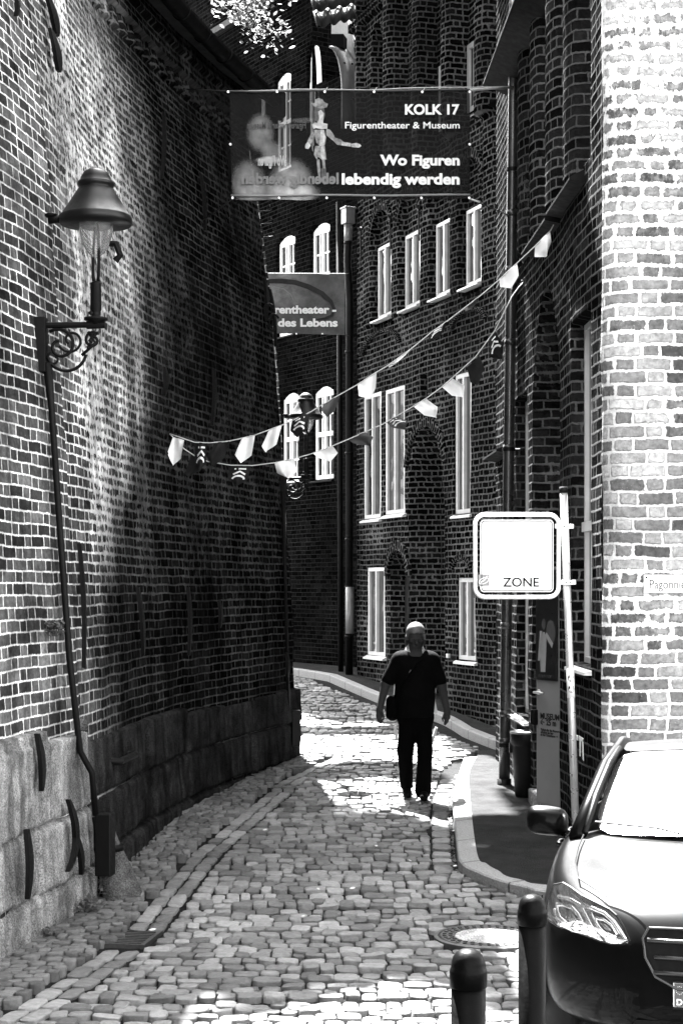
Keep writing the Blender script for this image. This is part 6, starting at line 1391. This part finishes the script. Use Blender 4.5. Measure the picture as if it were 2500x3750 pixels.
def wants_shade(gx, gy):
    w_ = .35*math.sin(gx*2.1+1)+.25*math.sin(gx*4.7)+.15*math.sin(gx*9+gy*3)
    if gy < 7: return False
    if gx > 1.0+.1*w_ and gy < 11.3: return gx > 1.9 and gy > 10.6-4.7*(gx-3.0) and gy < 16.2-4.7*(gx-1.85) and gy > 11
    if gx > 1.65: return gy < 16.0-4.7*(gx-1.85)+.3*w_
    if gy < 9.5+.9*w_+random.gauss(0, .25): return False
    if gy < 15.6+w_*.6-.15*max(0, gx): return True
    if 17.9+w_*.4 < gy < 19.2+w_*.5: return gx < 1.35+w_
    return False
lv = []; cl_pts = [tb+Vector(l_[i]).lerp(Vector(l_[i+1]), t) for l_ in limbs for i in range(len(l_)-1) for t in (.3, .65, 1.)]
def in_frame(p):
    if p.y < 1: return None
    return (CX+p.x/p.y*F, HY-(p.z-H)/p.y*F)
tries = 0
def add_leaf(p, s_):
    n_ = Vector((random.gauss(0, .6), random.gauss(0, .6), 1)).normalized(); a = n_.orthogonal().normalized(); a = Matrix.Rotation(random.uniform(0, 6.28), 3, n_) @ a; b = n_.cross(a); d = a*s_; e_ = b*s_*.55
    lv.append((p-d, p-d*.2+e_, p+d*.55+e_*.6, p+d, p+d*.5-e_*.7, p-d*.3-e_))
while len(lv) < 30000 and tries < 400000:
    tries += 1; gx, gy = random.uniform(-4.5, 3.6), random.uniform(1.0, 19.8)
    if not wants_shade(gx, gy): continue
    h_ = random.uniform(11.6, 16.5)+.6*math.sin(gx*1.7+gy); k = (h_+.1)/sh_dir.z; p = Vector((gx+sh_dir.x*k, gy+sh_dir.y*k, h_))
    pass
    q = in_frame(p)
    if q and -40 < q[0] < 2540 and -30 < q[1] < 3800: continue
    add_leaf(p, random.uniform(.07, .13))
tw = [Vector(P(850, 0, 22.8)), Vector(P(905, 20, 22.8)), Vector(P(900, 40, 22.6)), Vector(P(940, 95, 22.4)), Vector(P(1000, 125, 22.6)), Vector(P(860, 25, 22.8)), Vector(P(970, 20, 22.3))]
for c in tw:
    for k in range(75): add_leaf(c+Vector((random.gauss(0, .14), random.gauss(0, .25), random.gauss(0, .1))), random.uniform(.03, .05))
for k in range(40): add_leaf(P(random.uniform(1060, 1112), random.uniform(-30, 6), 22.6), random.uniform(.025, .04))
for k in range(2500):
    c = random.choice(cl_pts); p = c+Vector((random.gauss(0, .8), random.gauss(0, .8), random.gauss(0, .6))); gx, gy = p.x-sh_dir.x/sh_dir.z*p.z, p.y-sh_dir.y/sh_dir.z*p.z; q = in_frame(p)
    if p.x < -2.4 or wants_shade(gx, gy):
        if q and -20 < q[0] < 2520 and q[1] > -20: continue
        add_leaf(p, random.uniform(.07, .12))
mb = MB()
for l_ in lv: mb.add(l_, [(0, 1, 2, 3, 4, 5)])
mb.build('crown', M['leaf'], tree)
mb = MB()
for c in tw: mb.tube([tb+Vector((4.1, -1.9, 10.6)), Vector((tb+Vector((4.1, -1.9, 10.6)))).lerp(c, .6)+Vector((0, 0, .2)), c], [.02, .012, .005], 5)
mb.build('twig', bark, tree)

# crumbs, moss and leaf litter caught in the gutter along the kerb and at the foot of the wall
mb = MB()
for k in range(1500):
    if k % 3: yy = random.uniform(11.4, 18.3); xx = right_x(yy)-.02-abs(random.gauss(0, .02))
    else: yy = random.uniform(8.5, 19.5); xx = lane_wall_x(yy)+.06+abs(random.gauss(0, .04))
    p = Vector((xx, yy, zg(yy)+random.uniform(-.004, .014))); r_ = random.uniform(.004, .013); a = random.uniform(0, 6.28)
    u_ = Vector((math.cos(a), math.sin(a), random.uniform(-.3, .3)))*r_; v_ = Vector((-math.sin(a), math.cos(a), random.uniform(0, .6)))*r_*.7
    mb.add([p-u_, p+v_, p+u_, p-v_], [(0, 1, 2, 3)])
tag(mb.build('gutter_litter', M['weed']), 'crumbs of moss and leaf litter along kerb and wall foot', 'litter', None, 'stuff')

# pale house added round the bend: out of direct view, there so the museum windows mirror its plaster front and dark roof
ph = thing('unseen_plastered_house', 'pale plastered house with dark roof added unseen round the bend for the theatre windows to mirror', 'building', (-13.5, 39.5, zg(38)))
mb = MB(); mb.box((-13.6, 40, 4.05), (10.4, 8, 7.1)); mb.build('wall', M['plaster'], ph)
mb = MB(); e0, e1 = Vector((-19.1, 35.7, 7.62)), Vector((-8.1, 35.7, 7.62)); r0, r1 = Vector((-19.1, 39.9, 10.3)), Vector((-8.1, 39.9, 10.3)); b0, b1 = Vector((-19.1, 44.3, 7.62)), Vector((-8.1, 44.3, 7.62))
mb.add([e0, e1, r1, r0, b0, b1], [(0, 1, 2, 3), (3, 2, 5, 4), (0, 3, 4), (1, 5, 2), (0, 4, 5, 1)]); mb.build('roof', M['tile'], ph)
for k in range(5):
    for z in (2.2, 5.3):
        x = -17.6+2.0*k; mb = MB(); mb.box((x, 35.98, z), (.95, .06, 1.5)); w_ = mb.build('window', M['white'], ph); mb = MB(); mb.box((x, 35.94, z), (.8, .03, 1.35)); mb.build('pane', M['dullglass'], w_)
mb = MB(); mb.box((-9.6, 35.97, 1.65), (1.1, .08, 2.2)); mb.build('door', M['darkmetal'], ph)
